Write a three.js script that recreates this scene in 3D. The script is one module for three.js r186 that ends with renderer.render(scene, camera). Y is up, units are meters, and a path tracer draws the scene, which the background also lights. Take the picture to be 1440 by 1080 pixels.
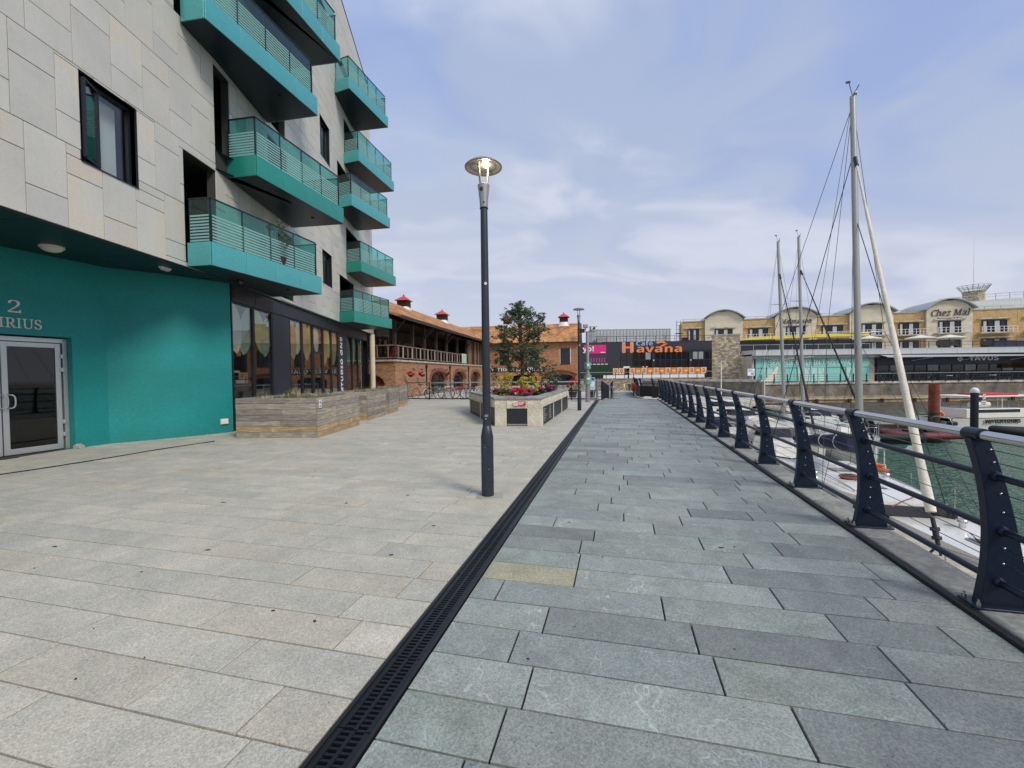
import * as THREE from 'three';
import { mergeGeometries } from 'three/addons/utils/BufferGeometryUtils.js';
import { RoundedBoxGeometry } from 'three/addons/geometries/RoundedBoxGeometry.js';
import { TextGeometry } from 'three/addons/geometries/TextGeometry.js';
import { FontLoader } from 'three/addons/loaders/FontLoader.js';
import { MarchingCubes } from 'three/addons/objects/MarchingCubes.js';

// ---------------------------------------------------------------- camera, sky, sun, exposure
const R = Math.PI / 180;
const scene = new THREE.Scene();
const camera = new THREE.PerspectiveCamera(2 * Math.atan(540 / 605) / R, 4 / 3, 0.05, 2000);
camera.position.set(0, 1.575, 0);
camera.rotation.set(-1.4 * R, 0, -0.7 * R, 'XYZ');
const renderer = new THREE.WebGLRenderer({ antialias: true });
renderer.setSize(1024, 768);
renderer.toneMapping = THREE.LinearToneMapping;
renderer.toneMappingExposure = 1.6;
renderer.shadowMap.enabled = true;

function rngOf(seed) {
  let a = seed >>> 0;
  return () => { a = (a + 0x6D2B79F5) >>> 0; let t = a; t = Math.imul(t ^ (t >>> 15), t | 1); t ^= t + Math.imul(t ^ (t >>> 7), t | 61); return ((t ^ (t >>> 14)) >>> 0) / 4294967296; };
}
const rnd = rngOf(20);
const rr = (a, b) => a + (b - a) * rnd();
const pick = (a) => a[Math.floor(rnd() * a.length)];
const lerp = (a, b, t) => a + (b - a) * t, clamp = (x, a = 0, b = 1) => Math.min(b, Math.max(a, x));
const sstep = (a, b, x) => { const t = clamp((x - a) / (b - a)); return t * t * (3 - 2 * t); };
const HASH = new Float32Array(65536); { const q = rngOf(77); for (let i = 0; i < 65536; i++) HASH[i] = q(); }
const h2 = (x, y, s) => HASH[(Math.imul(x & 1023, 374761) + Math.imul(y & 1023, 668265) + s * 7919) & 65535];
function vnoise(x, y, per, s) {           // periodic value noise
  const xi = Math.floor(x), yi = Math.floor(y), fx = x - xi, fy = y - yi, u = fx * fx * (3 - 2 * fx), v = fy * fy * (3 - 2 * fy);
  const m = (n) => ((n % per) + per) % per, x0 = m(xi), x1 = m(xi + 1), y0 = m(yi), y1 = m(yi + 1);
  return lerp(lerp(h2(x0, y0, s), h2(x1, y0, s), u), lerp(h2(x0, y1, s), h2(x1, y1, s), u), v);
}
function fbm(x, y, per, oct, s) { let a = 0.5, t = 0, n = 0; for (let i = 0; i < oct; i++) { t += a * vnoise(x, y, per, s + i); n += a; a *= 0.5; x *= 2; y *= 2; per *= 2; } return t / n; }

const lin = (c) => { c /= 255; return c <= 0.04045 ? c / 12.92 : ((c + 0.055) / 1.055) ** 2.4; };
const ROT = [Math.cos(0.65), Math.sin(0.65)];
function sfbm(x, y, oct, s) { let a = 0.5, t = 0, n = 0; for (let i = 0; i < oct; i++) { t += a * vnoise(x, y, 1024, s + i); n += a; a *= 0.52; const nx = (x * ROT[0] - y * ROT[1]) * 2.03 + 17.3, ny = (x * ROT[1] + y * ROT[0]) * 2.03 + 5.7; x = nx; y = ny; } return t / n; }
function makeSky() {
  const W = 2048, H = 1024, d = new Float32Array(W * H * 4);
  const C = (r, g, b) => [lin(r), lin(g), lin(b)];
  const blue = C(116, 145, 204), mid = C(160, 177, 211), pale = C(208, 213, 228), low = C(203, 206, 215), grey = C(168, 180, 202);
  for (let j = 0; j < H; j++) {
    const el = ((j + 0.5) / H - 0.5) * Math.PI, y = Math.sin(el), c = Math.cos(el);
    for (let i = 0; i < W; i++) {
      const az = ((i + 0.5) / W - 0.5) * 2 * Math.PI, dx = Math.cos(az) * c, dz = Math.sin(az) * c, k = (j * W + i) * 4;
      let col;
      if (y <= 0.0) col = low;
      else {
        const q = 1.05 / (y + 0.16), px = dx * q + 40.3, pz = dz * q + 37.1;
        const wx = sfbm(px * 0.8, pz * 0.8, 4, 11) - 0.5, wz = sfbm(px * 0.8 + 9, pz * 0.8 + 5, 4, 17) - 0.5;
        const big = sfbm(px * 0.55 + wx * 1.1, pz * 0.55 + wz * 1.1, 4, 23);
        const streak = sfbm(px * 0.75 + wx * 2.4 + pz * 0.3, pz * 2.0 + wz * 1.8, 6, 31);
        const veil = sfbm(px * 1.3 + wx * 2, pz * 1.3 + wz * 2, 5, 41);
        const open = sstep(0.44, 0.64, big) * 0.72, cl = sstep(0.43, 0.72, streak) * 0.72, gr = sstep(0.42, 0.66, veil) * 0.6;
        const haze = Math.exp(-y * 4.2);
        col = [0, 1, 2].map((n) => {
          let v = lerp(mid[n], blue[n], open * 0.85);
          v = lerp(v, grey[n], gr);
          v = lerp(v, pale[n], cl);
          return lerp(v, low[n], clamp(haze * 1.05));
        });
      }
      d[k] = col[0]; d[k + 1] = col[1]; d[k + 2] = col[2]; d[k + 3] = 1;
    }
  }
  const t = new THREE.DataTexture(d, W, H, THREE.RGBAFormat, THREE.FloatType);
  t.mapping = THREE.EquirectangularReflectionMapping; t.magFilter = t.minFilter = THREE.LinearFilter; t.needsUpdate = true;
  return t;
}
const skyTex = makeSky();
scene.background = skyTex; scene.environment = skyTex;
const SKY = 0.72;
scene.backgroundIntensity = SKY; scene.environmentIntensity = SKY;
const sun = new THREE.DirectionalLight(0xfff6ea, 1.5);
sun.position.set(38, 52, 22); sun.target.position.set(0, 0, -20); scene.add(sun, sun.target);
sun.castShadow = true; sun.shadow.radius = 34; sun.shadow.mapSize.set(4096, 4096);
Object.assign(sun.shadow.camera, { left: -90, right: 90, top: 90, bottom: -90, near: 1, far: 300 });

// ---------------------------------------------------------------- textures
function tex(size, fn, rx, ry = rx, srgb = true) {   // fn(u, v) -> grey or [r, g, b], 0..255
  const d = new Uint8Array(size * size * 4);
  for (let j = 0; j < size; j++) for (let i = 0; i < size; i++) {
    const c = fn(i / size, j / size), k = (j * size + i) * 4, a = typeof c === 'number';
    d[k] = clamp(a ? c : c[0], 0, 255); d[k + 1] = clamp(a ? c : c[1], 0, 255); d[k + 2] = clamp(a ? c : c[2], 0, 255); d[k + 3] = 255;
  }
  const t = new THREE.DataTexture(d, size, size, THREE.RGBAFormat);
  t.wrapS = t.wrapT = THREE.RepeatWrapping; t.magFilter = THREE.LinearFilter; t.minFilter = THREE.LinearMipmapLinearFilter; t.generateMipmaps = true;
  if (srgb) t.colorSpace = THREE.SRGBColorSpace;
  t.repeat.set(1 / rx, 1 / ry); t.needsUpdate = true;
  const m = [0, 0, 0]; for (let k = 0; k < d.length; k += 64) for (let n = 0; n < 3; n++) m[n] += srgb ? lin(d[k + n]) : 1;
  t.userData.mean = m.map((v) => v / (d.length / 64));
  return t;
}
const T = {};
T.granite = tex(1024, (u, v) => {
  const sp = vnoise(u * 340, v * 340, 340, 3), f = fbm(u * 290, v * 290, 290, 2, 5), b = fbm(u * 4, v * 4, 4, 5, 8), m = fbm(u * 14, v * 14, 14, 4, 61);
  let g = 200 + (f - 0.5) * 64 + (b - 0.5) * 30 + (m - 0.5) * 20;
  if (sp < 0.09) g -= 50; else if (sp > 0.93) g += 34;
  return [g + (b - 0.5) * 6, g, g - 3 - (b - 0.5) * 8];
}, 1.9);
T.slate = tex(1024, (u, v) => {
  const f = fbm(u * 290, v * 290, 290, 2, 15), b = fbm(u * 5 + fbm(u * 8, v * 8, 8, 3, 2) * 2, v * 5, 5, 5, 18), vn = Math.abs(fbm(u * 7, v * 5, 1024, 4, 21) - 0.5), sc = fbm(u * 16, v * 16, 16, 4, 71), sp = vnoise(u * 360, v * 360, 360, 73);
  let g = 188 + (f - 0.5) * 66 + (b - 0.5) * 44 + (sc - 0.5) * 30;
  if (vn < 0.008 && b > 0.5) g += 34 * (1 - vn / 0.008);
  if (sp < 0.07) g -= 55; else if (sp > 0.95) g += 45;
  return [g - 6 - (b - 0.5) * 12, g, g - 3];
}, 2.1);
T.stain = tex(512, (u, v) => {       // cladding: pale panels with drip runs
  const run = fbm(u * 26, v * 2, 2, 4, 25) , b = fbm(u * 4, v * 4, 4, 5, 28), f = fbm(u * 120, v * 120, 120, 2, 33);
  const g = 228 + (f - 0.5) * 12 + (b - 0.5) * 22 + (run - 0.5) * 8;
  const w = sstep(0.56, 0.8, b);
  return [g + 2, g - w * 6, g - 5 - w * 16];
}, 2.6);
T.wood = tex(512, (u, v) => {
  const g0 = fbm(u * 3, v * 46, 46, 5, 35), kx = fbm(u * 5, v * 9, 9, 4, 38), f = fbm(u * 30, v * 200, 200, 2, 39);
  const g = 170 + (g0 - 0.5) * 84 + (kx - 0.5) * 50 + (f - 0.5) * 40;
  return [g + 6, g, g - 12];
}, 1.1, 0.9);
T.rough = tex(512, (u, v) => 128 + (fbm(u * 24, v * 24, 24, 5, 44) - 0.5) * 240, 1.2, 1.2, false);
T.speck = tex(512, (u, v) => 214 + (fbm(u * 60, v * 60, 60, 4, 46) - 0.5) * 66 + (fbm(u * 5, v * 5, 5, 4, 47) - 0.5) * 60, 1.4);
T.concrete = tex(512, (u, v) => {
  const b = fbm(u * 5, v * 5, 5, 5, 51), f = fbm(u * 70, v * 70, 70, 3, 53), r = fbm(u * 18, v * 2, 2, 4, 54);
  const g = 196 + (b - 0.5) * 90 + (f - 0.5) * 60 + (r - 0.5) * 60;
  return [g, g - 3, g - 12 - (b - 0.5) * 14];
}, 2.4);
T.quay = tex(1024, (u, v) => {       // old harbour concrete: runs of black, rust and ochre
  const r = fbm(u * 40, v * 4, 4, 5, 55), b = fbm(u * 10, v * 6, 6, 5, 57), o = fbm(u * 24, v * 8, 8, 4, 58), f = fbm(u * 120, v * 120, 120, 2, 59);
  const g = 165 + (r - 0.5) * 90 + (b - 0.5) * 120 + (f - 0.5) * 50, w = sstep(0.5, 0.75, o) * 30;
  return [g + w * 0.7, g - 2 + w * 0.3, g - 20 - w * 0.5];
}, 14, 7);
T.brick = tex(1024, (u, v) => {
  const ry = v * 24, row = Math.floor(ry), x = u * 8 + (row % 2) * 0.5, cx = Math.floor(x), fx = x - cx, fy = ry - row;
  const t = h2(((cx % 8) + 8) % 8, row % 24, 4), f = fbm(u * 70, v * 70, 70, 3, 63), joint = fx < 0.045 || fy < 0.13;
  if (joint) return [168 + f * 30, 152 + f * 30, 132 + f * 30];
  return [186 + t * 56 + (f - 0.5) * 60, 164 + t * 56 + (f - 0.5) * 60, 146 + t * 50 + (f - 0.5) * 50];
}, 1.8, 1.8);
T.rooftile = tex(1024, (u, v) => {
  const ry = v * 28, row = Math.floor(ry), x = u * 24 + (row % 2) * 0.5, cx = Math.floor(x), fx = x - cx, fy = ry - row, t = h2(((cx % 24) + 24) % 24, row % 28, 6), b = fbm(u * 6, v * 6, 6, 5, 66);
  let g = 168 + t * 58 + (b - 0.5) * 110; if (fy < 0.16 || fx < 0.06) g -= 50;
  return [g + 10, g - 2, g - 16];
}, 6, 6);
T.rubble = tex(1024, (u, v) => {     // coursed stone
  const ry = v * 14, row = Math.floor(ry), x = u * (7 + (row % 3)) + h2(row % 14, 3, 8), cx = Math.floor(x), fx = x - cx, fy = ry - row, t = h2(cx % 16, row % 14, 9), f = fbm(u * 50, v * 50, 50, 4, 68);
  let g = 150 + t * 70 + (f - 0.5) * 120; if (fy < 0.1 || fx < 0.04) g -= 55;
  return [g + 4, g - 3, g - 20];
}, 3.6, 3.6);
T.wave = tex(1024, (u, v) => 128 + (fbm(u * 9 + fbm(u * 5, v * 5, 5, 3, 84), v * 22, 22, 5, 81) - 0.5) * 170 + (fbm(u * 40, v * 90, 90, 3, 82) - 0.5) * 70, 7, 7, false);
T.grain = tex(512, (u, v) => 230 + (fbm(u * 90, v * 90, 90, 3, 91) - 0.5) * 40 + (fbm(u * 3, v * 3, 3, 4, 92) - 0.5) * 30, 1.6);

const col = (c) => (Array.isArray(c) ? new THREE.Color().setRGB(...c) : new THREE.Color(c));
// a colour is the surface's average reflectance: the mean of its map is divided out
function mat(c, roughness = 0.7, metalness = 0, o = {}) { const mean = o.map?.userData.mean; if (mean && Array.isArray(c)) c = c.map((v, i) => Math.min(1, v / mean[i])); return new THREE.MeshPhysicalMaterial({ color: col(c), roughness, metalness, side: THREE.DoubleSide, ...o }); }
const M = {
  navy: mat([0.006, 0.012, 0.03], 0.36, 0, { specularIntensity: 0.8, bumpMap: T.rough, bumpScale: 0.0012 }),
  dark: mat([0.016, 0.019, 0.026], 0.45, 0.2),
  lampblue: mat([0.028, 0.036, 0.05], 0.42, 0.2, { map: T.grain }),
  steel: mat([0.62, 0.62, 0.62], 0.24, 1),
  wire: mat([0.2, 0.2, 0.21], 0.35, 1),
  bolt: mat([0.55, 0.55, 0.53], 0.3, 1),
  alu: mat([0.55, 0.56, 0.55], 0.42, 0.7),
  galv: mat([0.36, 0.37, 0.36], 0.5, 0.6),
  white: mat([0.78, 0.78, 0.76], 0.5),
  gel: mat([0.8, 0.765, 0.69], 0.22, 0, { map: T.grain, clearcoat: 0.4 }),
  beige: mat([0.46, 0.42, 0.34], 0.7, 0, { map: T.speck }),
  cream: mat([0.68, 0.61, 0.45], 0.8, 0, { map: T.grain }),
  concrete: mat([0.5, 0.48, 0.42], 0.85, 0, { map: T.concrete }),
  board: mat([0.62, 0.57, 0.44], 0.8, 0, { map: T.speck }),
  black: mat([0.012, 0.012, 0.014], 0.5),
  blackgloss: mat([0.01, 0.012, 0.018], 0.16, 0, { clearcoat: 0.6, clearcoatRoughness: 0.1 }),
  pit: mat([0.006, 0.006, 0.006], 0.95),
  rubber: mat([0.02, 0.02, 0.02], 0.75),
  teal: mat([0.004, 0.23, 0.22], 0.62, 0, { map: T.grain, bumpMap: T.rough, bumpScale: 0.0015 }),
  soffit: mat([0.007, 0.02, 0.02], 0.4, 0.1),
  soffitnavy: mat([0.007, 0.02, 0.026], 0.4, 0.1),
  turq: mat([0.08, 0.40, 0.41], 0.34, 0.25, { map: T.grain, clearcoat: 0.3 }),
  green: mat([0.014, 0.28, 0.22], 0.34, 0.25, { map: T.grain, clearcoat: 0.3 }),
  glass: mat([0.93, 0.97, 0.96], 0.02, 0, { transmission: 1, thickness: 0, ior: 1.5 }),
  tealglass: mat([0.46, 0.80, 0.75], 0.03, 0, { transmission: 1, thickness: 0, ior: 1.5 }),
  darkglass: mat([0.014, 0.016, 0.02], 0.05, 0, { specularIntensity: 1, ior: 1.5 }),
  frost: mat([0.32, 0.6, 0.57], 0.9, 0, { transmission: 0.35, thickness: 0 }),
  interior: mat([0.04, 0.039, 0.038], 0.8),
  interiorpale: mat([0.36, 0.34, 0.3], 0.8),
  curtain: mat([0.55, 0.55, 0.52], 0.9),
  brick: mat([0.34, 0.18, 0.095], 0.85, 0, { map: T.brick, bumpMap: T.brick, bumpScale: 0.006 }),
  brickdark: mat([0.2, 0.085, 0.055], 0.85, 0, { map: T.brick }),
  yellowbrick: mat([0.55, 0.37, 0.155], 0.85, 0, { map: T.brick }),
  rooftile: mat([0.42, 0.20, 0.075], 0.85, 0, { map: T.rooftile, bumpMap: T.rooftile, bumpScale: 0.02 }),
  rubble: mat([0.42, 0.36, 0.25], 0.9, 0, { map: T.rubble, bumpMap: T.rubble, bumpScale: 0.02 }),
  rubbledark: mat([0.27, 0.235, 0.185], 0.9, 0, { map: T.rubble, bumpMap: T.rubble, bumpScale: 0.03 }),
  quaytop: mat([0.14, 0.128, 0.1], 0.9, 0, { map: T.quay }),
  quaylow: mat([0.3, 0.235, 0.12], 0.9, 0, { map: T.quay }),
  weed: mat([0.085, 0.07, 0.045], 0.9, 0, { map: T.rubble, bumpMap: T.rubble, bumpScale: 0.08 }),
  timberdark: mat([0.035, 0.022, 0.016], 0.7, 0, { map: T.wood }),
  red: mat([0.5, 0.035, 0.03], 0.6),
  orange: mat([0.75, 0.14, 0.02], 0.6),
  rust: mat([0.19, 0.045, 0.02], 0.85, 0, { map: T.quay }),
  yellow: mat([0.75, 0.58, 0.06], 0.7),
  magenta: mat([0.68, 0.012, 0.2], 0.55),
  canvas: mat([0.74, 0.69, 0.57], 0.9, 0, { transmission: 0, map: T.grain }),
  sailblue: mat([0.012, 0.016, 0.06], 0.8, 0, { map: T.grain }),
  mast: mat([0.44, 0.44, 0.41], 0.45, 0.6),
  soil: mat([0.045, 0.032, 0.02], 1, 0, { map: T.speck }),
  skin: mat([0.45, 0.26, 0.18], 0.6),
  shopglass: mat([0.25, 0.66, 0.58], 0.1, 0, { transmission: 0.12, thickness: 0 }),
  paleclad: mat([0.55, 0.58, 0.57], 0.5, 0.1, { map: T.grain }),
  greyroof: mat([0.42, 0.45, 0.45], 0.6, 0.2, { map: T.grain }),
  doorglass: mat([0.4, 0.42, 0.43], 0.02, 0, { transmission: 1, thickness: 0, ior: 1.5 }),
  pillar: mat([0.018, 0.022, 0.04], 0.5),
  hedge: mat([0.015, 0.05, 0.02], 0.95, 0, { map: T.speck }),
};
const PLANKS = [[0.33, 0.30, 0.245], [0.27, 0.25, 0.205], [0.37, 0.325, 0.25], [0.24, 0.22, 0.185]].map((c) => mat(c, 0.85, 0, { map: T.wood, bumpMap: T.wood, bumpScale: 0.003 }));
const PLANKSWARM = [[0.42, 0.30, 0.165], [0.36, 0.26, 0.15]].map((c) => mat(c, 0.85, 0, { map: T.wood, bumpMap: T.wood, bumpScale: 0.003 }));

// ---------------------------------------------------------------- geometry helpers
const P = (x, y, z) => new THREE.Vector3(x, y, -z);            // plan: x right, z ahead
const flat = (g) => { g = g.index ? g.toNonIndexed() : g; for (const k of Object.keys(g.attributes)) if (!['position', 'normal', 'uv'].includes(k)) g.deleteAttribute(k); if (!g.attributes.uv) g.setAttribute('uv', new THREE.BufferAttribute(new Float32Array(g.attributes.position.count * 2), 2)); g.morphAttributes = {}; return g; };
function metreUV(g, ox = 0, oy = 0) {      // each triangle gets uv in metres along its main plane
  const p = g.attributes.position, uv = g.attributes.uv, a = new THREE.Vector3(), b = new THREE.Vector3(), c = new THREE.Vector3(), n = new THREE.Vector3();
  for (let i = 0; i < p.count; i += 3) {
    a.fromBufferAttribute(p, i); b.fromBufferAttribute(p, i + 1); c.fromBufferAttribute(p, i + 2);
    n.subVectors(b, a).cross(c.clone().sub(a)); const x = Math.abs(n.x), y = Math.abs(n.y), z = Math.abs(n.z);
    for (let k = 0; k < 3; k++) { const v = [a, b, c][k]; y > x && y > z ? uv.setXY(i + k, v.x + ox, v.z + oy) : x > z ? uv.setXY(i + k, v.z + ox, v.y + oy) : uv.setXY(i + k, v.x + ox, v.y + oy); }
  }
  return g;
}
const box = (w, h, d, x = 0, y = 0, z = 0, ry = 0, rx = 0, rz = 0) => { const g = new THREE.BoxGeometry(w, h, d); if (rx) g.rotateX(rx); if (rz) g.rotateZ(rz); if (ry) g.rotateY(ry); return g.translate(x, y, z); };
const rbox = (w, h, d, x = 0, y = 0, z = 0, r = 0.01, ry = 0) => { const g = new RoundedBoxGeometry(w, h, d, 2, Math.min(r, w / 2.01, h / 2.01, d / 2.01)); if (ry) g.rotateY(ry); return g.translate(x, y, z); };
const V3 = (a) => (a.isVector3 ? a : new THREE.Vector3(...a));
function bar(a, b, r0, r1 = r0, seg = 8) {
  a = V3(a); b = V3(b); const d = b.clone().sub(a), g = new THREE.CylinderGeometry(r1, r0, d.length(), seg);
  g.applyQuaternion(new THREE.Quaternion().setFromUnitVectors(new THREE.Vector3(0, 1, 0), d.normalize()));
  return g.translate((a.x + b.x) / 2, (a.y + b.y) / 2, (a.z + b.z) / 2);
}
const tube = (pts, r, n = 24, seg = 7) => new THREE.TubeGeometry(new THREE.CatmullRomCurve3(pts.map(V3)), n, r, seg);
const lathe = (pts, seg = 24, x = 0, y = 0, z = 0) => new THREE.LatheGeometry(pts.map((p) => new THREE.Vector2(...p)), seg).translate(x, y, z);
const shapeOf = (pts) => new THREE.Shape(pts.map((p) => new THREE.Vector2(...p)));
// prism over plan outline [[x, z ahead], ...] from y0 to y1
function prism(pts, y0, y1, bevel = 0) {
  const g = new THREE.ExtrudeGeometry(shapeOf(pts), { depth: y1 - y0 - 2 * bevel, bevelEnabled: bevel > 0, bevelSize: bevel, bevelThickness: bevel, bevelSegments: 2, bevelOffset: -bevel, steps: 1, curveSegments: 8 });
  return g.rotateX(-Math.PI / 2).translate(0, y0 + bevel, 0);
}
// outline in the x-y plane, extruded along +z
const slab = (pts, depth, z = 0, bevel = 0) => new THREE.ExtrudeGeometry(Array.isArray(pts) ? shapeOf(pts) : pts, { depth, bevelEnabled: bevel > 0, bevelSize: bevel, bevelThickness: bevel, bevelSegments: 2, bevelOffset: -bevel, curveSegments: 16 }).translate(0, 0, z);
function quad(a, b, c, d) { const g = new THREE.BufferGeometry(); a = V3(a); b = V3(b); c = V3(c); d = V3(d); g.setAttribute('position', new THREE.Float32BufferAttribute([a, b, c, a, c, d].flatMap((v) => [v.x, v.y, v.z]), 3)); g.setAttribute('uv', new THREE.Float32BufferAttribute([0, 0, 1, 0, 1, 1, 0, 0, 1, 1, 0, 1], 2)); g.computeVertexNormals(); return g; }
const merge = (list) => (list.length === 1 ? flat(list[0]) : mergeGeometries(list.map(flat)));

const used = {};
const numbered = (n) => { const k = used[n] = (used[n] ?? -1) + 1; return k ? `${n}_${String(k).padStart(3, '0')}` : n; };
function part(name, geos, m, parent, o = {}) {
  let g = merge(Array.isArray(geos) ? geos : [geos]);
  if (!o.keep) metreUV(g, o.ox ?? 0, o.oy ?? 0);
  const me = new THREE.Mesh(g, m); me.name = name; me.castShadow = me.receiveShadow = true;
  if (o.label) me.userData.label = o.label;
  if (o.stuff) me.userData.kind = 'stuff';
  if (o.at) me.position.copy(V3(o.at)); if (o.ry) me.rotation.y = o.ry;
  parent.add(me); return me;
}
function tag(o, label, category, group) { Object.assign(o.userData, { label, category }); if (group) o.userData.group = group; return o; }
function thing(name, label, category, at = [0, 0, 0], ry = 0, group) {
  const g = new THREE.Group(); g.name = numbered(name); g.position.copy(V3(at)); g.rotation.y = ry; scene.add(g); return tag(g, label, category, group);
}
function single(name, geos, m, label, category, at = [0, 0, 0], ry = 0, group, o = {}) { const me = part(numbered(name), geos, m, scene, o); me.position.copy(V3(at)); me.rotation.y = ry; return tag(me, label, category, group); }
function structure(name, geos, m, at = [0, 0, 0], ry = 0, o = {}) { const me = part(numbered(name), geos, m, scene, o); me.position.copy(V3(at)); me.rotation.y = ry; me.userData.kind = 'structure'; return me; }
function copy(o, label, at, ry, group) { const c = o.clone(); c.name = numbered(o.name.replace(/_\d{3}$/, '')); c.userData = { ...o.userData }; if (label) c.userData.label = label; if (group) c.userData.group = group; if (at) c.position.copy(V3(at)); if (ry !== undefined) c.rotation.y = ry; scene.add(c); return c; }
const loader = new FontLoader(), FONT = {};
for (const f of ['sans_bold', 'sans_regular', 'serif_regular', 'serif_bold']) FONT[f] = await loader.loadAsync(`fonts/droid/droid_${f}.typeface.json`);
function text(s, size, depth, font = 'sans_bold', sx = 1, slant = 0) {
  const g = new TextGeometry(s, { font: FONT[font], size, depth, curveSegments: 4, bevelEnabled: false });
  g.computeBoundingBox(); const b = g.boundingBox; g.translate(-(b.min.x + b.max.x) / 2, 0, 0);
  if (slant) g.applyMatrix4(new THREE.Matrix4().set(1, slant, 0, 0, 0, 1, 0, 0, 0, 0, 1, 0, 0, 0, 0, 1));
  return g.scale(sx, 1, 1);
}
function canvasTex(w, h, draw) { const c = document.createElement('canvas'); c.width = w; c.height = h; draw(c.getContext('2d'), w, h); const t = new THREE.CanvasTexture(c); t.colorSpace = THREE.SRGBColorSpace; return t; }
// a thin printed plate facing +z: a box whose front carries the picture
function plate(name, w, h, t, parent, at, ry = 0, o = {}) {
  const g = flat(new THREE.BoxGeometry(w, h, 0.012)); const m = mat(0xffffff, 0.5, 0, { map: t });
  const me = new THREE.Mesh(g, m); me.name = name; me.position.copy(V3(at)); me.rotation.y = ry; me.castShadow = me.receiveShadow = true; parent.add(me); return me;
}
const TH = 13.84 * R;                     // the promenade runs 13.84 degrees to the right of straight ahead
const PT = (v, y, u) => P(v * Math.cos(TH) + u * Math.sin(TH), y, u * Math.cos(TH) - v * Math.sin(TH));  // across, up, along
const L = (v, y, u) => new THREE.Vector3(v, y, -u);
// leaf-shaped faces scattered through a lumpy volume: n leaves, half-sizes rx, ry, rz, leaf length, height of centre
function leafCloud(n, rx, ry, rz, size, cy, seed, slim = 0.45) {
  const q = rngOf(seed), pos = [], nor = [], uv = [], clumps = Array.from({ length: Math.max(4, n / 60 | 0) }, () => { const a = q() * 6.283, b = Math.acos(2 * q() - 1), r = 0.35 + 0.6 * q(); return [Math.sin(b) * Math.cos(a) * r, Math.cos(b) * r, Math.sin(b) * Math.sin(a) * r, 0.16 + q() * 0.22]; });
  const d = new THREE.Vector3(), s = new THREE.Vector3(), nn = new THREE.Vector3();
  for (let i = 0; i < n; i++) {
    const c = clumps[i % clumps.length], a = q() * 6.283, b = Math.acos(2 * q() - 1), r = Math.cbrt(q()) * c[3];
    const x = (c[0] + Math.sin(b) * Math.cos(a) * r) * rx, y = cy + (c[1] + Math.cos(b) * r) * ry, z = (c[2] + Math.sin(b) * Math.sin(a) * r) * rz;
    d.set(q() - 0.5, q() - 0.35, q() - 0.5).normalize(); s.set(q() - 0.5, q() - 0.5, q() - 0.5).cross(d).normalize(); nn.crossVectors(d, s);
    const l = size * (0.6 + 0.8 * q()), w = l * slim, A = [x - d.x * l / 2, y - d.y * l / 2, z - d.z * l / 2], Bp = [x + s.x * w / 2, y + s.y * w / 2, z + s.z * w / 2], C = [x + d.x * l / 2, y + d.y * l / 2, z + d.z * l / 2], D = [x - s.x * w / 2, y - s.y * w / 2, z - s.z * w / 2];
    pos.push(...A, ...Bp, ...C, ...A, ...C, ...D); for (let k = 0; k < 6; k++) { nor.push(nn.x, nn.y, nn.z); uv.push(0, 0); }
  }
  const g = new THREE.BufferGeometry(); g.setAttribute('position', new THREE.Float32BufferAttribute(pos, 3)); g.setAttribute('uv', new THREE.Float32BufferAttribute(uv, 2)); g.computeVertexNormals(); return g;
}
// ---------------------------------------------------------------- ground, water, promenade
const planXY = (pts) => pts.map(([x, z]) => [x, z]);
structure('seabed', new THREE.PlaneGeometry(3000, 3000).rotateX(-Math.PI / 2), M.soil, [0, -6, 0]);
const waterMat = mat([0.06, 0.16, 0.105], 0.12, 0, { bumpMap: T.wave, bumpScale: 0.9, ior: 1.33 });
structure('water', new THREE.PlaneGeometry(700, 700).rotateX(-Math.PI / 2), waterMat, [0, -3.1, 0]);
const v2p = (v, u) => [v * Math.cos(TH) + u * Math.sin(TH), u * Math.cos(TH) - v * Math.sin(TH)];
// land this side: plaza and quay, a body with a quay face along the promenade edge
const land = [v2p(2.5, -40), v2p(2.5, 26.4), v2p(1.25, 27.4), v2p(1.25, 36), v2p(-0.5, 36), v2p(-0.5, 26), [5.6, 25.6], [5.2, 33], [3, 130], [-200, 130], [-200, -60]];
structure('ground', prism(land, -6, -0.06), M.concrete);
structure('foreshore', (() => { const s = new THREE.PlaneGeometry(64, 22, 60, 24).rotateX(-Math.PI / 2), a = s.attributes.position; for (let i = 0; i < a.count; i++) { const z = a.getZ(i), x = a.getX(i); a.setY(i, 0.2 - (z + 11) / 22 * 0.42 + (fbm(x * 0.35 + 40, z * 0.35 + 40, 1024, 4, 3) - 0.5) * 0.5); } s.computeVertexNormals(); return s; })(), M.weed, [62, -3.0, -46]);
structure('lower_quay', prism([[2.5, 36], [14, 34.6], [33, 57.2], [33, 90], [2.5, 90]], -6, -2.05), M.concrete);
structure('far_quay_ground', prism([[33, 57.6], [33, 78], [10, 92], [10, 420], [420, 420], [420, 57.6]], -6, -0.2), M.concrete);

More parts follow.
